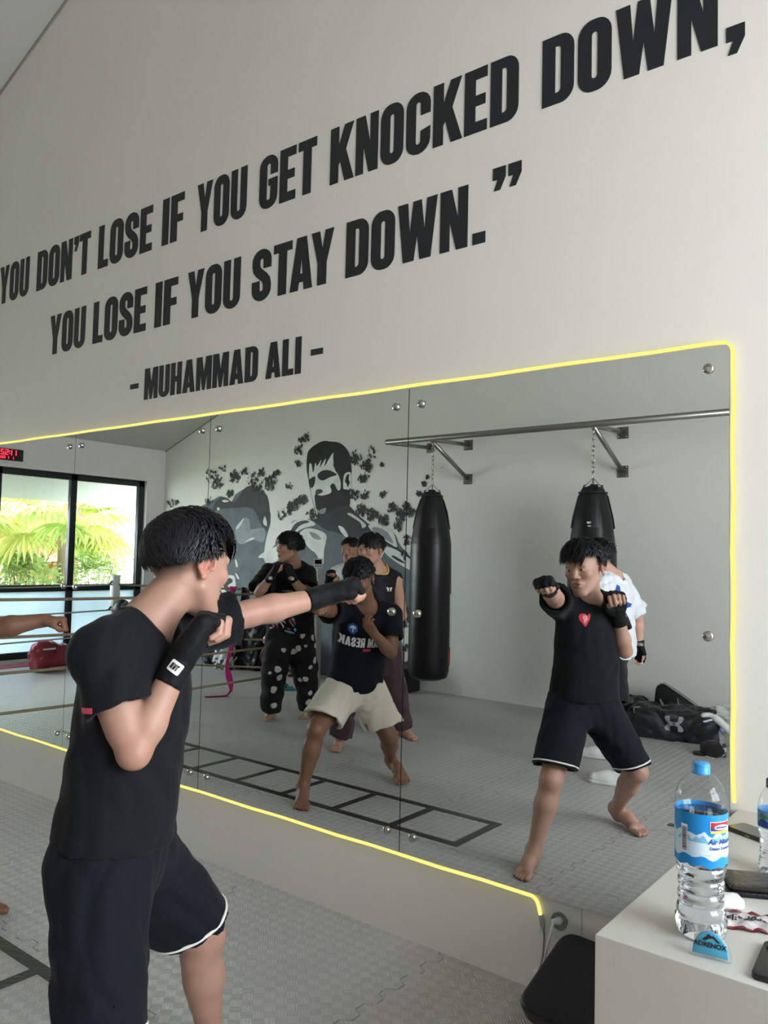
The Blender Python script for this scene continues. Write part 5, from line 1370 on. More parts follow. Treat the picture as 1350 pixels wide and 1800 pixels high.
MB().tube([Vector(p)-Vector((-1.80, -4.40, 0)) for p in bez([(-2.02, -4.22, .205), (-1.96, -4.18, .235), (-1.90, -4.20, .24), (-1.82, -4.2, .19), (-1.74, -4.2, .12)], 6)], [.012]*6+[.02]*8+[.03]*11, 8).build('handle', mat('white_polythene', (222, 222, 220), .35, bump=.4, bscale=30), t)
MB().tube([Vector(p)-Vector((-1.80, -4.40, 0)) for p in bez([(-2.02, -4.22, .200), (-1.95, -4.17, .190), (-1.88, -4.2, .215)], 6)], .010, 8).build('handle', mat('white_polythene', (222, 222, 220), .35), t)
tb = MB(); MB_ = bez([(-1.72, -4.19, .05), (-1.715, -4.17, .12), (-1.70, -4.17, .19), (-1.68, -4.18, .10)], 6)
tb.tube([v-Vector((-1.80, -4.40, 0)) for v in MB_], .012, 8).build('handle', mat('white_polythene', (222, 222, 220), .35), t)
blob_thing('baseball_cap', 'rounded black cap lying on the mat beside the small water bottle', 'cap', [el((-1.80, -3.86, .05), (.085, .075, .065), None, .02), el((-1.88, -3.84, .012), (.05, .05, .010), None, .02), cut((0, 0, .001), (0, 0, -1))], (-1.95, -3.97, 0), (-1.68, -3.74, .13), .006, cloth('black_cap_cloth', (30, 29, 28)), (-1.80, -3.86, 0), noise_disp(.004, 40, 36))
tag(MB().tube(bez([(-1.835, -3.90, .004), (-1.86, -3.86, .004), (-1.83, -3.81, .004), (-1.76, -3.775, .004)], 6), .004, 8).build('charging_cable', cable_m), 'short white cable end lying on the mat before the black cap', 'cable')
# ---------------------------------------------------------------- white counter block and what stands on it
CZ = .735
ct = MB().box((-.640, -1.003, 0), (1.25, .0185, CZ)).build('counter_block', mat('white_plaster_block', (208, 205, 196), .42, bump=.06, bscale=30, var=.025, vscale=3.5), bevel=.004)
tag(ct, 'plain white plastered counter block against the wall with bottles on it', 'counter')
# black wedge cushion leaning on the wall beside the counter
def soft_slab(poly, z0, z1, r, puff=.006):
    V = []; F = []; n = len(poly); cx = sum(p[0] for p in poly)/n; cy = sum(p[1] for p in poly)/n; rings = []
    for (ins, z) in [(r, z0), (r*.3, z0+r*.3), (0, z0+r), (0, z1-r), (r*.12, z1-r*.45), (r*.4, z1-r*.12), (r, z1), (r*3, z1+puff*.6), (r*6, z1+puff)]:
        rg = []
        for x, y in poly:
            d = math.hypot(x-cx, y-cy); s = max(0.02, (d-ins)/d); rg.append((cx+(x-cx)*s, cy+(y-cy)*s, z))
        rings.append(rg)
    for rg in rings: V += rg
    for i in range(len(rings)-1):
        for k in range(n): F.append((i*n+k, i*n+(k+1) % n, (i+1)*n+(k+1) % n, (i+1)*n+k))
    F += [tuple(range(n))[::-1], tuple((len(rings)-1)*n+k for k in range(n))]
    return V, F
def round_poly(P, r, n=6):
    out = []; m = len(P)
    for i in range(m):
        p = Vector((*P[i], 0)); a = (Vector((*P[i-1], 0))-p).normalized(); b = (Vector((*P[(i+1) % m], 0))-p).normalized()
        for k in range(n+1):
            t = k/n; q = (p+a*r)*(1-t)**2+p*2*t*(1-t)+(p+b*r)*t*t; out.append((q.x, q.y))
    return out
leather = mat('black_leatherette', (15, 17, 19), .38, bump=.25, bscale=160, spec=.45)
wa, wb, wd, wc_ = (Vector(v) for v in ((-1.158, -.035, .258), (-.70, -.060, .252), (-1.215, -.262, .096), (-.665, -.31, .086)))
ex = (wb-wa).normalized(); ez = ex.cross(wa-wd).normalized(); ey = ez.cross(ex)
V, F = soft_slab(round_poly([((v-wa).dot(ex), (v-wa).dot(ey)) for v in (wa, wd, wc_, wb)], .05), -.080, 0, .016, .004)
bn = MB().add([tuple(wa+ex*x+ey*y+ez*z) for x, y, z in V], F, True).build('wedge_cushion', leather)
tag(bn, 'black leatherette cushion leaning against the wall beside the white counter, below the socket', 'cushion')

def font_loops(txt, size, shear=0., bold=0.):
    """outline mesh of built-in font text, centred"""
    cu = bpy.data.curves.new('t', 'FONT'); cu.body = txt; cu.size = size; cu.shear = shear; cu.offset = bold; cu.align_x = 'CENTER'; cu.align_y = 'CENTER'; cu.resolution_u = 3
    o = bpy.data.objects.new('t', cu); C.objects.link(o); dg = bpy.context.evaluated_depsgraph_get(); dg.update()
    me = bpy.data.meshes.new_from_object(o.evaluated_get(dg)); bpy.data.objects.remove(o); bpy.data.curves.remove(cu)
    V = [tuple(v.co) for v in me.vertices]; F = [list(p.vertices) for p in me.polygons]; bpy.data.meshes.remove(me)
    return V, F
def on_cyl(V, F, r, ph, z, cuts=0):
    """wrap a flat drawing round a vertical cylinder (increasing x runs anticlockwise)"""
    bm = bmesh.new(); vs = [bm.verts.new(v) for v in V]
    for f in F:
        try: bm.faces.new([vs[i] for i in f])
        except ValueError: pass
    bmesh.ops.triangulate(bm, faces=bm.faces)
    for _ in range(5):
        ed = [e for e in bm.edges if abs(e.verts[0].co.x-e.verts[1].co.x) > .005]
        if not ed: break
        bmesh.ops.subdivide_edges(bm, edges=ed, cuts=1); bmesh.ops.triangulate(bm, faces=bm.faces)
    bm.verts.index_update()
    V2 = [(r*math.cos(ph+v.co.x/r), r*math.sin(ph+v.co.x/r), z+v.co.y) for v in bm.verts]; F2 = [[v.index for v in f.verts] for f in bm.faces]; bm.free()
    return V2, F2
pet_m = bpy.data.materials.new('clear_pet'); pet_m.use_nodes = True
nt = pet_m.node_tree; out = nt.nodes['Material Output']; nt.nodes.remove(nt.nodes['Principled BSDF'])
tr = nt.nodes.new('ShaderNodeBsdfTransparent'); tr.inputs['Color'].default_value = (.97, .98, .99, 1)
gl = nt.nodes.new('ShaderNodeBsdfGlossy'); gl.inputs['Roughness'].default_value = .06
fr = facing(nt, .03, .75)
mx = nt.nodes.new('ShaderNodeMixShader'); nt.links.new(fr, mx.inputs[0]); nt.links.new(tr.outputs[0], mx.inputs[1]); nt.links.new(gl.outputs[0], mx.inputs[2]); nt.links.new(mx.outputs[0], out.inputs['Surface'])
water_m = mat('water', (246, 250, 255), .0, trans=1., ior=1.33)
def lathe_wob(prof, n, wob=0., seed=0, sides=0):
    vs = []; fs = []
    for r, z in prof:
        for k in range(n):
            a = 2*PI*k/n; rr_ = r*(1+wob*math.sin(a*3+z*60)+wob*.6*math.sin(a*5-z*110))
            vs.append((rr_*math.cos(a), rr_*math.sin(a), z))
    for i in range(len(prof)-1):
        for k in range(n): fs.append((i*n+k, i*n+(k+1) % n, (i+1)*n+(k+1) % n, (i+1)*n+k))
    return vs, fs
def ribbed(z0, z1, r0, ribs, amp, n=64):
    out = []
    for i in range(n+1):
        f = i/n; z = z0+(z1-z0)*f; out.append((r0-amp*(.5+.5*math.cos(2*PI*ribs*f))**2.2-.004*math.sin(PI*f), z))
    return out
def cap_mb(r, z0, z1, n=40):
    m = MB(); vs = []; prof = [(r*.2, z1), (r*.86, z1), (r*.97, z1-.0015), (r, z1-.004), (r, z0+.003), (r*1.03, z0+.0025), (r*1.03, z0), (r*.9, z0)]
    for i, (q, z) in enumerate(prof):
        for k in range(n):
            a = 2*PI*k/n; rr_ = q*(1-.025*(k % 2)) if 2 < i < 5 else q
            vs.append((rr_*math.cos(a), rr_*math.sin(a), z))
    fs = [(i*n+(k+1) % n, i*n+k, (i+1)*n+k, (i+1)*n+(k+1) % n) for i in range(len(prof)-1) for k in range(n)]+[tuple(range(n))]
    return m.add(vs, fs, True)
# ---- tall bottle
BX, BY = -.482, -.868
bt = thing('water_bottle', 'tall clear water bottle with blue cap and blue label on the counter', 'bottle', (BX, BY, CZ), 0)
prof = [(.004, .006), (.028, .002), (.038, .0), (.0445, .006), (.0475, .02), (.0480, .034)]+ribbed(.036, .136, .0470, 4, .0032)+[(.0478, .140), (.0478, .148), (.0465, .150), (.0465, .238), (.0478, .240), (.0482, .246), (.0470, .252), (.0478, .258), (.0455, .272), (.038, .288), (.028, .300), (.018, .308), (.0135, .311), (.0135, .324)]
V, F = lathe_wob(prof, 64, .004); MB().add(V, F, True).build('bottle_shell', pet_m, bt)
wp = [(.002, .0075)]+[(max(.001, r-.0012), z+.0012) for r, z in prof[1:] if z < .232]; wp += [(.0452, .2332), (.0005, .2335)]
V, F = lathe_wob(wp, 64, .004); n_ = 64
MB().add(V, F+[tuple(range(n_))[::-1], tuple((len(wp)-1)*n_+k for k in range(n_))], True).build('water', water_m, bt)
blue_cap = mat('blue_cap', (50, 140, 200), .4); cap_mb(.0165, .306, .3265).build('cap', blue_cap, bt)
# label: sky blue sleeve, pale snow band, logo panel, bar code, lettering
lab_blue = mat('label_blue', (22, 130, 196), .35); lab_pale = mat('label_pale', (196, 214, 226), .35); lab_mid = mat('label_ice', (120, 172, 205), .35); lab_navy = mat('label_navy', (28, 60, 130), .35)
RL = .0484; z0, z1 = .143, .240
band = MB(); nn = 72
bot = [z0+.002*math.sin(k*.9)+.0015*math.sin(k*.37) for k in range(nn)]
band.add([(RL*math.cos(2*PI*k/nn), RL*math.sin(2*PI*k/nn), z) for k in range(nn) for z in (bot[k], z1)], [(2*k, 2*((k+1) % nn), 2*((k+1) % nn)+1, 2*k+1) for k in range(nn)], True)
lb = band.build('label', lab_blue, bt, fix=False)
def lab(name, loops, ph, z, m, lift=.0003):
    V, F = flat_shape(loops, 0); V, F = on_cyl([tuple(v) for v in V], F, RL+lift, ph, z); return MB().add(V, F, True).build(name, m, lb, fix=False)
rngl = random.Random(3)
pale = [(-.150+.300*i/40, -.026+.003*math.sin(i*1.3)+.002*math.sin(i*.6)) for i in range(41)]+[(.150-.300*i/40, .014+.006*abs(math.sin(i*.7))+.004*math.sin(i*1.9)) for i in range(41)]
PHC = R(-31)
lab('snow_band', [pale], PHC, z0+.043, lab_pale)
for k in range(5): lab('ice_peak', [[(-.085+.030*k, .002), (-.075+.030*k, .013), (-.070+.030*k, .010), (-.062+.03*k, .016), (-.052+.030*k, .002)]], PHC, z0+.043, lab_mid, .0006)
lab('logo_panel', [[(-.024, -.009), (.024, -.009), (.024, .009), (-.024, .009)]], PHC+R(4), z0+.076, mat('label_white', (235, 235, 238), .35), .0009)
lab('logo_red', [[(-.023, -.001), (.023, -.001), (.023, .008), (-.023, .008)]], PHC+R(4), z0+.076, mat('label_red', (170, 35, 50), .35), .0012)
lab('logo_blue', [[(-.023, -.008), (.0, -.008), (.0, -.001), (-.023, -.001)]], PHC+R(4), z0+.076, lab_navy, .0012)
lab('logo_yellow', [[(-.023, -.0125), (.023, -.0125), (.023, -.008), (.0, -.008), (-.023, -.009)]], PHC+R(4), z0+.076, mat('label_yellow', (232, 190, 70), .35), .0011)
lab('logo_oval', [[(.019*math.cos(a), -.001+.0065*math.sin(a)) for a in np.linspace(0, 2*PI, 29)[:-1]]], PHC+R(4), z0+.076, mat('label_red', (170, 35, 50), .35), .0015)
lab('logo_oval_inner', [[(.0165*math.cos(a), -.001+.0048*math.sin(a)) for a in np.linspace(0, 2*PI, 29)[:-1]]], PHC+R(4), z0+.076, mat('label_white', (235, 235, 238), .35), .0018)
for txt, sz, dz_, sh, b_ in (('Air Minum', .0135, .0475, .25, .0004), ('Dalam Kemasan', .0082, .0352, 0, .0002)):
    V, F = font_loops(txt, sz, sh, b_); V, F = on_cyl(V, F, RL+.0009, PHC+R(6), z0+dz_); MB().add(V, F).build('lettering', lab_navy, lb, fix=False)
V, F = font_loops('Indomaret', .0062, .2, .0003); V, F = on_cyl(V, F, RL+.0021, PHC+R(4), z0+.0752); MB().add(V, F).build('lettering', lab_navy, lb, fix=False)
lab('bar_code_panel', [[(-.008, -.026), (.006, -.026), (.006, .026), (-.008, .026)]], R(-110), z0+.048, mat('label_white', (235, 235, 238), .35), .0009)
bars = []; y_ = -.023
while y_ < .022:
    w_ = rngl.choice((.0007, .0012, .0018)); bars.append([(-.0055, y_), (.0045, y_), (.0045, y_+w_), (-.0055, y_+w_)]); y_ += w_+rngl.choice((.0007, .0012))
lab('bar_code', bars, R(-110), z0+.048, mat('label_black', (20, 20, 22), .35), .0012)

# ---- second bottle at the picture edge
b2 = thing('water_bottle', 'smaller water bottle with dark navy cap at the right picture edge', 'bottle', (-.445, -.44, CZ), 0)
prof2 = [(.003, .005), (.022, .001), (.028, .0), (.032, .006), (.0335, .018)]+ribbed(.02, .10, .0335, 4, .002)+[(.0335, .104), (.0325, .106), (.0325, .142), (.0335, .145), (.0335, .152), (.029, .172), (.020, .190), (.0130, .198), (.0125, .214)]
V, F = lathe_wob(prof2, 48, .004); MB().add(V, F, True).build('bottle_shell', pet_m, b2)
wp = [(.002, .006)]+[(max(.001, r-.001), z+.001) for r, z in prof2[1:] if z < .118]+[(.0005, .119)]
V, F = lathe_wob(wp, 48, .004); MB().add(V, F+[tuple(range(48))[::-1], tuple((len(wp)-1)*48+k for k in range(48))], True).build('water', water_m, b2)
cap_mb(.0155, .196, .216).build('cap', mat('navy_cap', (30, 38, 86), .4), b2)
l2 = MB(); l2.add([(.0338*math.cos(2*PI*k/48), .0338*math.sin(2*PI*k/48), z) for k in range(48) for z in (.107, .146)], [(2*k, 2*((k+1) % 48), 2*((k+1) % 48)+1, 2*k+1) for k in range(48)], True)
nl = l2.build('label', mat('label_light_blue', (96, 140, 180), .35), b2, fix=False)
V, F = flat_shape([[(-.03, -.010), (-.012, .004), (0, -.004), (.016, .010), (.034, -.006), (.034, -.017), (-.03, -.017)]], 0)
V, F = on_cyl([tuple(v) for v in V], F, .0341, R(-100), .126); MB().add(V, F, True).build('printed_shape', lab_navy, nl, fix=False)
V, F = flat_shape([[(-.02, .0), (-.008, .012), (.010, .006), (.0, -.002)]], 0); V, F = on_cyl([tuple(v) for v in V], F, .0344, R(-112), .128); MB().add(V, F, True).build('printed_shape', mat('label_green', (70, 120, 90), .35), nl, fix=False)
# ---- small bottle on the mat, in the mirror
b3 = thing('water_bottle', 'small water bottle with lilac cap on the mat by the duffel bag', 'bottle', (-1.735, -3.885, 0), 0)
V, F = lathe_wob(prof2[:-2]+[(.012, .198), (.012, .206)], 24, .003); MB().add(V, F, True).build('bottle_shell', pet_m, b3)
V, F = lathe_wob(wp, 24, .003); MB().add(V, F+[tuple(range(24))[::-1], tuple((len(wp)-1)*24+k for k in range(24))], True).build('water', water_m, b3)
cap_mb(.0150, .190, .212, 24).build('cap', mat('lilac_cap', (120, 126, 178), .4), b3)
l3 = MB(); l3.add([(.0338*math.cos(2*PI*k/24), .0338*math.sin(2*PI*k/24), z) for k in range(24) for z in (.045, .075)], [(2*k, 2*((k+1) % 24), 2*((k+1) % 24)+1, 2*k+1) for k in range(24)], True)
l3.build('label', mat('label_grey', (170, 172, 180), .4), b3, fix=False)

# ---- phones, wallet, earphone case, sachet, half-moon case
def slab(name, label, cat, loc, rz, w_, l_, h_, r_, m, parts=()):
    t = thing(name, label, cat, (loc[0], loc[1], CZ), rz)
    MB().prism(rrect(-w_/2, -l_/2, w_/2, l_/2, r_, 6), 0, h_, 'z').build('body', m, t, bevel=min(.0028, h_*.3), segs=3)
    return t
phone_m = mat('black_phone_case', (26, 27, 28), .38); glass_blk = mat('black_glass', (14, 14, 16), .08, coat=.5)
p1 = slab('phone', 'dark phone lying near the wall, behind the tall bottle', 'phone', (-.532, -.195), R(66), .076, .155, .010, .012, mat('brown_black_case', (44, 38, 34), .3))
MB().prism(rrect(-.033, -.072, .033, .072, .009, 5), .0101, .0106, 'z').build('screen', glass_blk, p1)
q = MB(); q.box((-.0385, -.055, .003), (-.038, -.030, .007)); q.box((-.0385, .0, .003), (-.038, .014, .007)); q.build('side_button', mat('gold_button', (150, 130, 90), .3, metal=.8), p1)
p2 = slab('phone', 'black phone with camera bump at the counter front, cut by the picture edge', 'phone', (-.333, -.905), R(4), .075, .152, .011, .014, phone_m)
MB().prism([(x-.014, y+.052) for x, y in rrect(-.017, -.017, .017, .017, .007, 5)], .011, .0135, 'z').build('camera_bump', mat('camera_bump', (18, 18, 20), .2), p2, bevel=.001)
q = MB()
for u, v in ((-.021, .059), (-.021, .045), (-.007, .052)): q.lathe([(.0058, .0135), (.0058, .0146), (.0045, .0148), (.001, .0146)], 16, o=(u, v, 0))
q.build('lens', glass_blk, p2)
wl_ = thing('wallet', 'black leather wallet lying beside the smaller bottle', 'wallet', (-.440, -.560, CZ), R(28))
V, F = soft_slab(rrect(-.085, -.055, .085, .055, .008, 5), .0, .011, .004, .001); MB().add(V, F, True).build('back_cover', leather, wl_)
V, F = soft_slab(rrect(-.080, -.050, .086, .052, .008, 5), .0115, .021, .004, .001); MB().add(V, F, True).build('front_cover', mat('worn_black_leather', (40, 37, 34), .25, bump=.2, bscale=60), wl_)
ec = thing('earphone_case', 'small white earphone case behind the tall bottle', 'earphone case', (-.478, -.700, CZ), R(35))
V, F = soft_slab(rrect(-.030, -.024, .030, .024, .012, 7), .0, .021, .007, .001); MB().add(V, F, True).build('case_body', mat('glossy_white', (226, 226, 226), .15, coat=.5), ec)
MB().tube([(-.0302+.0, 0, .014), (-.0302, .010, .014)], .0015, 6).build('hinge', steel_m, ec)
# sachet: pinched foil with dark red crimped edges
sc_ = thing('sachet', 'torn silver and dark red sweet sachet lying on the counter', 'sachet', (-.420, -.755, CZ), R(22))
fo = MB(); nx, ny = 14, 10; gs = random.Random(9); vs = []
for i in range(nx+1):
    for j in range(ny+1):
        u, v = i/nx-.5, j/ny-.5; puff = max(0, (1-(2*u)**4)*(1-(2*v)**4))
        vs.append((u*.115, v*.070, .002+.010*puff*(.7+.5*math.sin(i*1.3)*math.sin(j*.9))+.006*(abs(u) > .42)*(.5+.5*math.sin(j*1.1))))
fsI = [(i*(ny+1)+j, (i+1)*(ny+1)+j, (i+1)*(ny+1)+j+1, i*(ny+1)+j+1) for i in range(nx) for j in range(ny)]
fo.add(vs+[(x, y, max(.0, z-.0012)) for x, y, z in vs], fsI+[[k+len(vs) for k in f[::-1]] for f in fsI], True)
foil = fo.build('foil_pouch', mat('silver_foil', (196, 190, 190), .3, metal=.25, bump=.4, bscale=40), sc_, fix=False)
red = MB()
for x, y, w_, h_ in ((-.0, -.0375, .125, .009), (0, .0375, .125, .009), (-.060, 0, .010, .080), (.060, 0, .010, .080)):
    n2 = 14; a_, b_ = (w_, 0) if w_ > h_ else (0, h_); vs = []
    for k in range(n2+1):
        f = k/n2-.5; px_, py_ = x+a_*f, y+b_*f; zz = .003+.003*math.sin(k*1.7)+.002*gs.random(); ox_, oy_ = (0, h_/2) if w_ > h_ else (w_/2, 0); jz = .002*(k % 2)
        vs += [(px_-ox_, py_-oy_, zz), (px_+ox_*(1+jz*100*.2), py_+oy_*(1+jz*100*.2), zz+.001), (px_-ox_, py_-oy_, zz-.0015), (px_+ox_, py_+oy_, zz-.0012)]
    red.add(vs, [(4*k, 4*k+4, 4*k+5, 4*k+1) for k in range(n2)]+[(4*k+2, 4*k+3, 4*k+7, 4*k+6) for k in range(n2)], True)
red.build('crimped_edge', mat('dark_red_foil', (112, 28, 44), .3, bump=.3, bscale=60), sc_, fix=False)
bv = body_bvh(foil, sc_); 
def sachet_print(txt, sz, off, m):
    V, F = font_loops(txt, sz, .2, .0006); c_, s_ = math.cos(R(22+180)), math.sin(R(22+180)); o2 = []
    for x, y, z in V:
        x, y = x+off[0], y+off[1]; wx, wy = c_*x-s_*y, s_*x+c_*y
        h = bv.ray_cast(Vector((wx-.420, wy-.755, CZ+.1)), Vector((0, 0, -1)))
        lx, ly = -x, -y
        o2.append((lx, ly, (h[0].z-CZ if h[0] else .012)+.0012))
    MB().add(o2, F).build('lettering', m, sc_, fix=False)
bv = BVHTree.FromPolygons([Vector((math.cos(R(22))*v.co.x-math.sin(R(22))*v.co.y-.420, math.sin(R(22))*v.co.x+math.cos(R(22))*v.co.y-.755, v.co.z+CZ)) for v in foil.data.vertices], [list(p.vertices) for p in foil.data.polygons])
sachet_print('Strepsils', .026, (0, .004), mat('label_black', (20, 20, 22), .35))
# half-moon clear case with blue insert, standing on edge
hm = thing('half_moon_case', 'clear half-moon case with blue insert and black mountain logo, before the tall bottle', 'case', (-.440, -.955, CZ+.0005), R(9))
def half_moon(w_, h_, n=20): return [(w_*math.cos(a), h_*math.sin(a)) for a in np.linspace(0, PI, n)]
MB().prism(half_moon(.0365, .052), -.007, .007, 'y').build('clear_shell', pet_m, hm, bevel=.003)
MB().prism([(x, z+.005) for x, z in half_moon(.0305, .042)], -.003, .003, 'y').build('blue_insert', mat('blue_insert', (70, 158, 188), .4), hm, bevel=.001)
V, F = font_loops('ADRENOX', .0115, 0, .0005); MB().add([(x, -.0036-z, y+.024) for x, y, z in V], F).build('lettering', mat('label_black', (20, 20, 22), .35), hm, fix=False)
V, F = flat_shape([[(-.014, 0), (-.002, .013), (.003, .009), (.006, .011), (.018, 0), (.012, 0), (.005, .006), (-.002, .004), (-.008, 0)]], 0); MB().add([(x, -.0036, y+.031) for x, y, z in V], F).build('mountain_logo', mat('label_black', (20, 20, 22), .35), hm, fix=False)
# ---------------------------------------------------------------- boxing ring: posts, ropes, kit beside it
post_m = mat('pale_grey_steel', (196, 196, 192), .4, bump=.03, bscale=40)
rope_m = mat('hemp_rope', (150, 134, 112), .85, bump=.6, bscale=120)
rope2_m = mat('grey_rope', (150, 150, 146), .8, bump=.5, bscale=120)
RZ = (1.09, .83, .585, .31)
PA, PB_ = (-7.30, -2.30), (-5.47, -3.40)
def post(loc, label, h=1.31):
    t = thing('ring_post', label, 'ring post', (*loc, 0), 0, 'ring posts')
    MB().box((-.037, -.037, .006), (.037, .037, h)).build('tube', post_m, t, bevel=.004)
    MB().box((-.09, -.09, 0), (.09, .09, .010)).build('base_plate', post_m, t, bevel=.002)
    for z in RZ:
        MB().tube([(.0, .037, z+.035), (.0, .06, z+.008), (0, .075, z)], .009, 8).build('turnbuckle', mat('dark_steel', (60, 60, 60), .4, metal=.7), t)
    return t
tA = post(PA, 'pale steel ring post in front of the bright window', 1.19)
tB = post(PB_, 'pale steel ring post in front of the mural, timer on top')
def ropes(a, b, m, r, what, sag=.02):
    for i, z in enumerate(RZ):
        a_ = Vector((*a, z)); b_ = Vector((*b, z)); d = (b_-a_).normalized(); a_ += d*.04; b_ -= d*.04
        pts = [a_.lerp(b_, k/12)-Vector((0, 0, sag*4*(k/12)*(1-k/12))) for k in range(13)]
        o = MB().tube(pts, r, 8).build('ring_rope', m)
        tag(o, '%s ring rope %s' % (('topmost', 'second from top', 'third from top', 'lowest')[i], what), 'rope', 'ring ropes')
ropes((-5.47, .0-.02), PB_, rope_m, .011, 'of the near tan side running along the room')
ropes((-7.08, -.10), PA, rope2_m, .0075, 'of the far side before the window', .01)
ropes(PA, PB_, rope_m, .010, 'between the two posts, along the mural', .01)
tm = thing('round_timer', 'small white timer with dark display on top of the ring post', 'timer', (PB_[0], PB_[1], 1.31))
MB().box((-.045, -.016, 0), (.045, .016, .10)).build('case', mat('glossy_white', (226, 226, 226), .15), tm, bevel=.005)
MB().box((-.034, .0155, .045), (.034, .0175, .088)).build('display', glass_blk, tm)
q = MB()
for u in (-.024, 0, .024): q.box((u-.008, .0155, .018), (u+.008, .018, .028))
q.build('button', mat('dark_button', (60, 60, 60), .5), tm)
tm.rotation_euler = (0, 0, R(-40))
blob_thing('post_pad', 'black rounded pad hung on the ring post before the window', 'pad', [el((PA[0]+.10, PA[1]-.03, .84), (.085, .085, .10), None, .02), rbox((PA[0]+.10, PA[1]-.03, .76), (.08, .08, .10), .03, None, .03)], (PA[0]-.05, PA[1]-.2, .62), (PA[0]+.25, PA[1]+.12, .98), .009, mat('black_pad', (28, 30, 32), .5, bump=.2, bscale=30), (PA[0]+.10, PA[1]-.03, .66))
# pink hand wrap over the near ropes
pk = MB(); gp = random.Random(4)
def ribbon(pts, w_, th=.004):
    vs = []; n = len(pts)
    for i, p in enumerate(pts):
        t_ = (Vector(pts[min(i+1, n-1)])-Vector(pts[max(i-1, 0)])).normalized(); s_ = Vector((.25*math.sin(i*.9), 1, .15*math.sin(i*.6))); s_ = (s_-t_*s_.dot(t_)).normalized(); u = t_.cross(s_)
        ww = w_*(.75+.25*math.sin(i*.8))
        for a, b in ((-1, -1), (1, -1), (1, 1), (-1, 1)): vs.append(Vector(p)+s_*a*ww/2+u*b*th/2)
    fs = [(4*i+j, 4*i+(j+1) % 4, 4*i+4+(j+1) % 4, 4*i+4+j) for i in range(n-1) for j in range(4)]+[(3, 2, 1, 0), tuple(4*n-4+j for j in range(4))]
    return vs, fs
for k, (x, y0, zz) in enumerate(((-6.225, -2.945, .0), (-6.215, -2.92, .35), (-6.235, -2.965, .6))):
    pts = [(x+.018*math.sin(i*.7+k), y0+.018*math.sin(i*.5+k*2), 1.105-(1.10-zz)*i/22) for i in range(23)]
    if k == 0: pts = pts[:-1]+[(-6.235, -2.93, .010), (-6.27, -2.87, .006), (-6.32, -2.80, .006), (-6.36, -2.75, .006)]
    V, F = ribbon(pts, .075 if k == 0 else .05); pk.add(V, F, True)
tag(pk.build('hand_wrap_ribbon', mat('pink_cotton', (214, 40, 130), .7, bump=.4, bscale=40), bevel=0), 'bright pink hand wrap hanging over the ropes down to the mat', 'hand wrap')
tag(MB().add(*ribbon([(-6.10+.01*math.sin(i), -3.015+.012*math.sin(i*.8), 1.095-.62*i/14) for i in range(15)], .13, .014), True).build('hanging_towel', cloth('black_towel_cloth', (14, 14, 16))), 'long black towel hanging on the ring ropes beside the pink wrap', 'towel')
# kit heaped along the mural wall
kit = mat('black_kit_bag', (24, 24, 26), .45, bump=.4, bscale=24)
def lump(name, label, cat, c, h, r, m, seed, amp=.02, group=None, rot=0):
    Fm = np.array([(math.cos(rot), math.sin(rot), 0), (-math.sin(rot), math.cos(rot), 0), (0, 0, 1)], f4)
    return blob_thing(name, label, cat, [rbox(c, h, r, Fm, .02), cut((0, 0, .001), (0, 0, -1))], np.array(c)-np.array(h)*1.3-.03, np.array(c)+np.array(h)*1.3+.03, .012, m, (c[0], c[1], 0), noise_disp(amp, 22, seed), group)
lump('kit_bag', 'black kit bag nearest the window, on the mat along the mural wall', 'bag', (-8.05, -4.46, .17), (.25, .17, .17), .07, kit, 41)
lump('kit_bag', 'large black kit bag standing upright in the middle of the mural wall heap', 'bag', (-7.50, -4.46, .27), (.22, .17, .27), .08, kit, 42)
lump('kit_bag', 'black and red kit bag at the mural heap end nearest the post', 'bag', (-6.95, -4.45, .16), (.26, .17, .16), .07, mat('dark_red_kit', (70, 26, 32), .5, bump=.4, bscale=24, var=.6, vscale=9), 43)
spotted = mat('spotted_white', (205, 206, 206), .6, bump=.3, bscale=20)
nt = spotted.node_tree; nz = nt.nodes.new('ShaderNodeTexNoise'); nz.inputs['Scale'].default_value = 14; tc = nt.nodes.new('ShaderNodeTexCoord'); nt.links.new(tc.outputs['Object'], nz.inputs['Vector'])
gt = nt.nodes.new('ShaderNodeMath'); gt.operation = 'GREATER_THAN'; gt.inputs[1].default_value = .56; nt.links.new(nz.outputs['Fac'], gt.inputs[0])
mx = nt.nodes.new('ShaderNodeMix'); mx.data_type = 'RGBA'; mx.inputs['A'].default_value = (*srgb((205, 206, 206)), 1); mx.inputs['B'].default_value = (*srgb((70, 72, 74)), 1); nt.links.new(gt.outputs[0], mx.inputs['Factor']); nt.links.new(mx.outputs['Result'], nt.nodes['Principled BSDF'].inputs['Base Color'])
lump('drawstring_bag', 'white black-spotted bag standing among the black kit bags', 'bag', (-7.72, -4.17, .22), (.12, .08, .22), .05, spotted, 44)
lump('drawstring_bag', 'white black-spotted bag lying on top of the dark red kit bag', 'bag', (-6.98, -4.42, .395), (.20, .12, .07), .05, spotted, 45)
for i, (x, lb_) in enumerate(((-6.62, 'white foam roll standing by the mural, nearer the window'), (-6.46, 'white foam roll standing by the mural, nearer the ring post'))):
    t = MB().lathe([(.068, 0), (.075, .006), (.075, .17), (.068, .178), (.03, .178), (.025, .170), (.001, .170)], 24).build('foam_roll', mat('white_foam', (206, 206, 204), .6)); t.location = (x, -4.36, 0); tag(t, lb_, 'foam roll', 'white foam rolls')
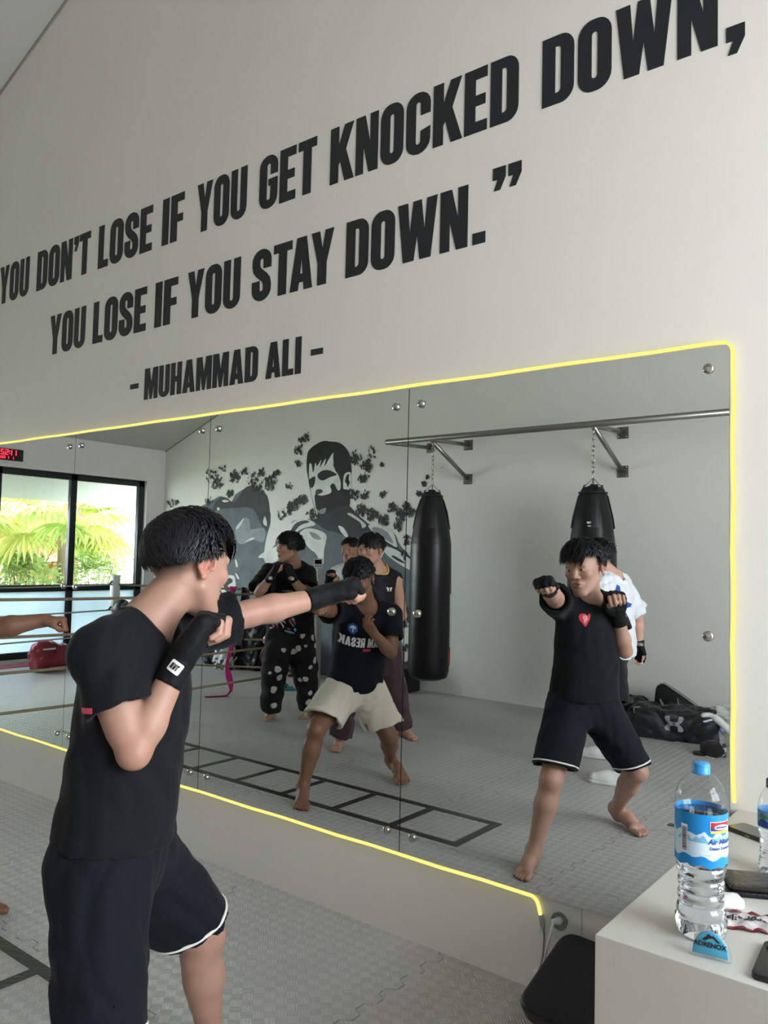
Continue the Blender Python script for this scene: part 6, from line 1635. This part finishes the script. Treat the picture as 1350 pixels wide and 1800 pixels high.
for i, (x, y, lb_) in enumerate(((-6.10, -3.62, 'teal flip-flop lying flat on the mat'), (-6.20, -3.72, 'black-strapped flip-flop behind the teal one'))):
    t = thing('flip_flop', lb_, 'sandal', (x, y, 0), R(70+20*i), 'sandals on the mat')
    MB().prism([(.05*math.cos(a)*(1.1 if math.sin(a) > 0 else .85), .12*math.sin(a)) for a in np.linspace(0, 2*PI, 25)[:-1]], 0, .02, 'z').build('sole', mat('teal_rubber', (40, 130, 128), .6), t, bevel=.004)
    for s_ in (-1, 1): MB().tube(bez([(0, .07, .022), (s_*.02, .05, .05), (s_*.042, .0, .02)], 6), .007, 8).build('strap', mat('black_rubber', (24, 24, 25), .6), t)
lump('boxing_glove', 'orange-yellow glove lying at the wall behind the ring post', 'glove', (-5.30, -4.45, .36), (.10, .09, .10), .08, mat('orange_leather', (206, 130, 40), .4), 46, .01)
lump('glove_shelf', 'low black shelf block at the wall under the orange-yellow glove', 'shelf', (-5.28, -4.50, .13), (.22, .14, .13), .02, kit, 47, .002)
for i, (z, lb_) in enumerate(((.80, 'upper white square sign on the mural wall'), (.52, 'lower white square sign with dark letters on the mural wall'))):
    t = thing('wall_sign', lb_, 'sign', (-5.62, YB+.004, z), 0, 'white signs on the mural')
    MB().box((-.11, .0, -.11), (.11, .006, .11)).build('board', mat('sign_white', (210, 210, 206), .5), t, bevel=.003)
    if i == 0: MB().box((-.075, .006, -.02), (.03, .0075, .03)).build('dark_mark', mat('sign_dark', (40, 42, 44), .5), t)
    else:
        V, F = font_loops('AE', .12, 0, .004); MB().add([(-x, .0075+z_, y) for x, y, z_ in V], F).build('lettering', mat('sign_dark', (40, 42, 44), .5), t, fix=False)
maroon = mat('maroon_vinyl', (128, 32, 46), .32, bump=.15, bscale=20)
tpad = blob_thing('punch_shield', 'maroon punch shield lying under the window', 'pad', [rbox((-8.95, -2.55, .16), (.12, .22, .14), .07, np.array([(.9, 0, .43), (0, 1, 0), (-.43, 0, .9)], f4), .03), el((-8.90, -2.45, .27), (.10, .16, .10), None, .05), cut((0, 0, .001), (0, 0, -1))], (-9.2, -2.9, 0), (-8.7, -2.2, .45), .011, maroon, (-8.95, -2.55, 0), noise_disp(.008, 20, 50), part='body')
decal('lettering', body_bvh(tpad.children[0], tpad), (-8.6, -2.48, .30), (-1, .1, -.1), (0, 0, 1), rect(.16, .018), 1, wprint, tpad, lift=.003)
tag(MB().box((-9.72, -2.9, 0), (-9.45, -.4, .006)).build('floor_mat_strip', mat('red_mat', (168, 44, 66), .6, bump=.2, bscale=50)), 'narrow red mat strip on the floor under the window', 'mat')
# red digital clock over the window
ck = thing('digital_clock', 'black digital wall clock with red digits above the window', 'clock', (XL, -2.20, 2.60))
MB().box((0, -.33, -.072), (.04, .33, .072)).build('case', mat('black_clock_case', (28, 28, 29), .35), ck, bevel=.004)
red_e = mat('red_led', (255, 40, 50), .5, emit=(255, 30, 50), estr=3.)
SEG = {'0': 'abcdef', '1': 'bc', '2': 'abged', '3': 'abgcd', '4': 'fgbc', '5': 'afgcd', '6': 'afgedc', '7': 'abc', '8': 'abcdefg', '9': 'abcdfg'}
def seven(mb, ch, y, z, w_, h_, t_):
    S_ = dict(a=(y, z+h_-t_, y+w_, z+h_), g=(y, z+h_/2-t_/2, y+w_, z+h_/2+t_/2), d=(y, z, y+w_, z+t_), f=(y, z+h_/2, y+t_, z+h_), b=(y+w_-t_, z+h_/2, y+w_, z+h_), e=(y, z, y+t_, z+h_/2), c=(y+w_-t_, z, y+w_, z+h_/2))
    for s_ in SEG[ch]: a = S_[s_]; mb.box((.040, a[0], a[1]), (.0425, a[2], a[3]))
dg1 = MB(); y_ = -.27
for ch in '11:52:13':
    if ch == ':':
        for z in (.012, .038): dg1.box((.040, y_, z), (.0425, y_+.010, z+.010))
        y_ += .022
    else: seven(dg1, ch, y_, -.008, .040, .066, .009); y_ += .056
dg1.build('digit_row', red_e, ck)
dg2 = MB(); y_ = -.22
for ch in '1 1 2024':
    if ch != ' ': seven(dg2, ch, y_, -.055, .020, .030, .005)
    y_ += .030
dg2.build('date_row', red_e, ck)
# ---------------------------------------------------------------- outside the window
struct(MB().prism([(XL-.2, cz0-.20), (-11.35, 2.16), (-11.35, 2.24), (XL-.2, cz0-.05)], -7.5, -1.6).build('roof_eave', mat('white_soffit', (168, 170, 172), .6)))
struct(MB().box((-30, -14, -.3), (XL-.2, 9, -.12)).build('ground', mat('garden_soil', (120, 122, 96), .9, var=.3)))
def leaf_mat(name, a, tr=.5):
    m = bpy.data.materials.new(name); m.use_nodes = True; nt = m.node_tree; out = nt.nodes['Material Output']; nt.nodes.remove(nt.nodes['Principled BSDF'])
    d = nt.nodes.new('ShaderNodeBsdfDiffuse'); t = nt.nodes.new('ShaderNodeBsdfTranslucent'); x = nt.nodes.new('ShaderNodeMixShader'); x.inputs[0].default_value = tr
    d.inputs['Color'].default_value = (*srgb(a), 1); t.inputs['Color'].default_value = (*srgb(a), 1)
    nt.links.new(d.outputs[0], x.inputs[1]); nt.links.new(t.outputs[0], x.inputs[2]); nt.links.new(x.outputs[0], out.inputs['Surface']); return m
palm_g = leaf_mat('palm_green', (172, 190, 112)); palm_y = leaf_mat('palm_yellow', (196, 198, 120)); palm_b = leaf_mat('palm_dead', (196, 150, 112)); bush_m = leaf_mat('bush_green', (146, 168, 104)); trunk_m = mat('palm_trunk', (120, 104, 88), .9, bump=.8, bscale=20)
go = random.Random(12)
def fan(hub, d, up, size, n=22, spread=200):
    """fan leaf: folded blades radiating from the hub"""
    m = MB(); d = Vector(d).normalized(); s = d.cross(Vector(up)).normalized(); nrm_ = s.cross(d)
    for k in range(n):
        a = R(-spread/2+spread*k/(n-1)); v = d*math.cos(a)+s*math.sin(a); L = size*(1-.25*abs(a)/PI)*go.uniform(.9, 1.05); w_ = size*.045
        side_ = v.cross(nrm_).normalized(); pts = []
        for i in range(5):
            t = i/4; p = Vector(hub)+v*(L*t)-Vector((0, 0, 1))*(size*.38*t*t*t)+nrm_*(.02*(k % 2)); ww = w_*(0.35+1.0*t*(1-t)*3)*(1 if i < 4 else .05)
            pts += [p-side_*ww, p+nrm_*ww*.5, p+side_*ww]
        f = []
        for i in range(4):
            f += [(3*i, 3*i+3, 3*i+4, 3*i+1), (3*i+1, 3*i+4, 3*i+5, 3*i+2)]
        m.add(pts, f)
    return m
def palm(x, y, h, label, n, size, seed):
    global go
    go = random.Random(seed)
    t = thing('fan_palm', label, 'tree', (x, y, -.12), 0, 'palms outside the window')
    MB().tube([(0, 0, 0), (.03, .02, h*.5), (0, .0, h)], [.13, .10, .09], 10).build('trunk', trunk_m, t)
    for k in range(n):
        a = 2*PI*k/n*2.4+go.uniform(-.2, .2); el_ = go.uniform(-.75, .9); d = Vector((math.cos(a)*math.cos(el_), math.sin(a)*math.cos(el_), math.sin(el_)))
        L = go.uniform(.55, .85); hub = Vector((0, 0, h))+d*L-Vector((0, 0, .12))
        dead = el_ < -.55
        f = fan(hub, (d-Vector((0, 0, .35))).normalized(), (0, 0, 1) if abs(d.z) < .85 else (1, 0, 0), size*go.uniform(.8, 1.1))
        f.tube([Vector((0, 0, h-.05)), hub], .014, 5)
        f.build('frond', palm_b if dead else go.choice((palm_g, palm_y)), t, fix=False)
palm(-12.3, -4.6, 1.95, 'fan palm seen in the right window pane', 16, .75, 3)
palm(-12.6, -2.9, 1.75, 'fan palm seen in the middle window pane, low crown', 16, .75, 5)
palm(-13.6, -4.0, 2.6, 'taller fan palm behind, between the two lower palms', 18, .8, 8)
palm(-14.2, -5.9, 2.4, 'fan palm farthest along, beyond the window frame edge', 16, .8, 14)
def bush(x, y, h, r, label, seed):
    g = random.Random(seed); t = thing('garden_shrub', label, 'shrub', (x, y, -.12), 0, 'shrubs outside the window'); m = MB(); st = MB()
    for k in range(26):
        a = g.uniform(0, 6.28); q = g.random()**.5; st.tube([(0, 0, 0), (r*q*math.cos(a)*.6, r*q*math.sin(a)*.6, h*g.uniform(.5, .95))], .008, 4)
    for k in range(1500):
        a = g.uniform(0, 6.28); b = g.uniform(-.6, 1.5); q = g.uniform(.55, 1.0)
        p = Vector((r*q*math.cos(a)*math.cos(b), r*q*math.sin(a)*math.cos(b), h*.6+h*.42*q*math.sin(b))); u = Vector((g.uniform(-1, 1), g.uniform(-1, 1), g.uniform(-.7, .4))).normalized(); s = u.orthogonal().normalized(); L = g.uniform(.06, .13)
        m.add([p, p+u*L*.5+s*L*.22, p+u*L, p+u*L*.5-s*L*.22], [(0, 1, 2, 3)])
    st.build('stems', trunk_m, t); m.build('foliage', bush_m, t, fix=False)['kind'] = 'stuff'
bush(-11.9, -3.75, 1.5, .65, 'leafy shrub just outside, below the taller palm', 1)
bush(-12.0, -2.3, 1.4, .7, 'leafy shrub just outside the middle pane', 2)
bush(-12.4, -5.2, 1.5, .7, 'leafy shrub just outside the right pane', 4)
# ---------------------------------------------------------------- camera, light, view
cam = bpy.data.cameras.new('camera'); co = bpy.data.objects.new('camera', cam); C.objects.link(co)
f_px, pitch, roll, yaw = 1400.84, .0553, .0237, .667
fw = Vector((-math.sin(yaw)*math.cos(pitch), math.cos(yaw)*math.cos(pitch), math.sin(pitch)))
r0 = fw.cross(Vector((0, 0, 1))).normalized(); u0 = r0.cross(fw)
r1 = r0*math.cos(roll)+u0*math.sin(roll); u1 = -r0*math.sin(roll)+u0*math.cos(roll)
Mx = Matrix((r1, u1, -fw)).transposed().to_4x4(); Mx.translation = Vector((0, -2.5, 1.449)); co.matrix_world = Mx
cam.sensor_fit = 'VERTICAL'; cam.sensor_height = 36; cam.lens = f_px/1800*36; cam.clip_start = .02; cam.clip_end = 300
bpy.context.scene.camera = co

w = bpy.data.worlds.new('sky'); bpy.context.scene.world = w; w.use_nodes = True
nt = w.node_tree; bg = nt.nodes['Background']
tc = nt.nodes.new('ShaderNodeTexCoord'); sx = nt.nodes.new('ShaderNodeSeparateXYZ'); nt.links.new(tc.outputs['Generated'], sx.inputs[0])
mr = nt.nodes.new('ShaderNodeMapRange'); mr.inputs['From Min'].default_value = -.1; mr.inputs['From Max'].default_value = .7
nt.links.new(sx.outputs['Z'], mr.inputs['Value'])
mx = nt.nodes.new('ShaderNodeMix'); mx.data_type = 'RGBA'; mx.inputs['A'].default_value = (.93, .96, 1., 1); mx.inputs['B'].default_value = (.80, .90, 1., 1)
nt.links.new(mr.outputs['Result'], mx.inputs['Factor']); nt.links.new(mx.outputs['Result'], bg.inputs['Color'])
bg.inputs['Strength'].default_value = 8.5
def portal(name, loc, rot, sx_, sy_):
    l = bpy.data.lights.new(name, 'AREA'); l.shape = 'RECTANGLE'; l.size = sx_; l.size_y = sy_; l.cycles.is_portal = True
    o = bpy.data.objects.new(name, l); C.objects.link(o); o.location = loc; o.rotation_euler = rot
portal('daylight_right', (XR+.21, (ry0+ry1)/2, (rz0+rz1)/2), (0, R(90), 0), rz1-rz0, ry1-ry0)
portal('daylight_left', (XL-.21, (wy0+wy1)/2, (wz0+wz1)/2), (0, R(-90), 0), wz1-wz0, wy1-wy0)

sc = bpy.context.scene
sc.view_settings.view_transform = 'Standard'; sc.view_settings.look = 'None'; sc.view_settings.gamma = 1
sc.view_settings.use_curve_mapping = False; sc.view_settings.exposure = 1.16
cy = sc.cycles
cy.use_denoising = True; cy.max_bounces = 9; cy.diffuse_bounces = 5; cy.glossy_bounces = 5; cy.transmission_bounces = 8; cy.transparent_max_bounces = 12
cy.caustics_reflective = True; cy.caustics_refractive = False; cy.sample_clamp_indirect = 6; cy.blur_glossy = .5
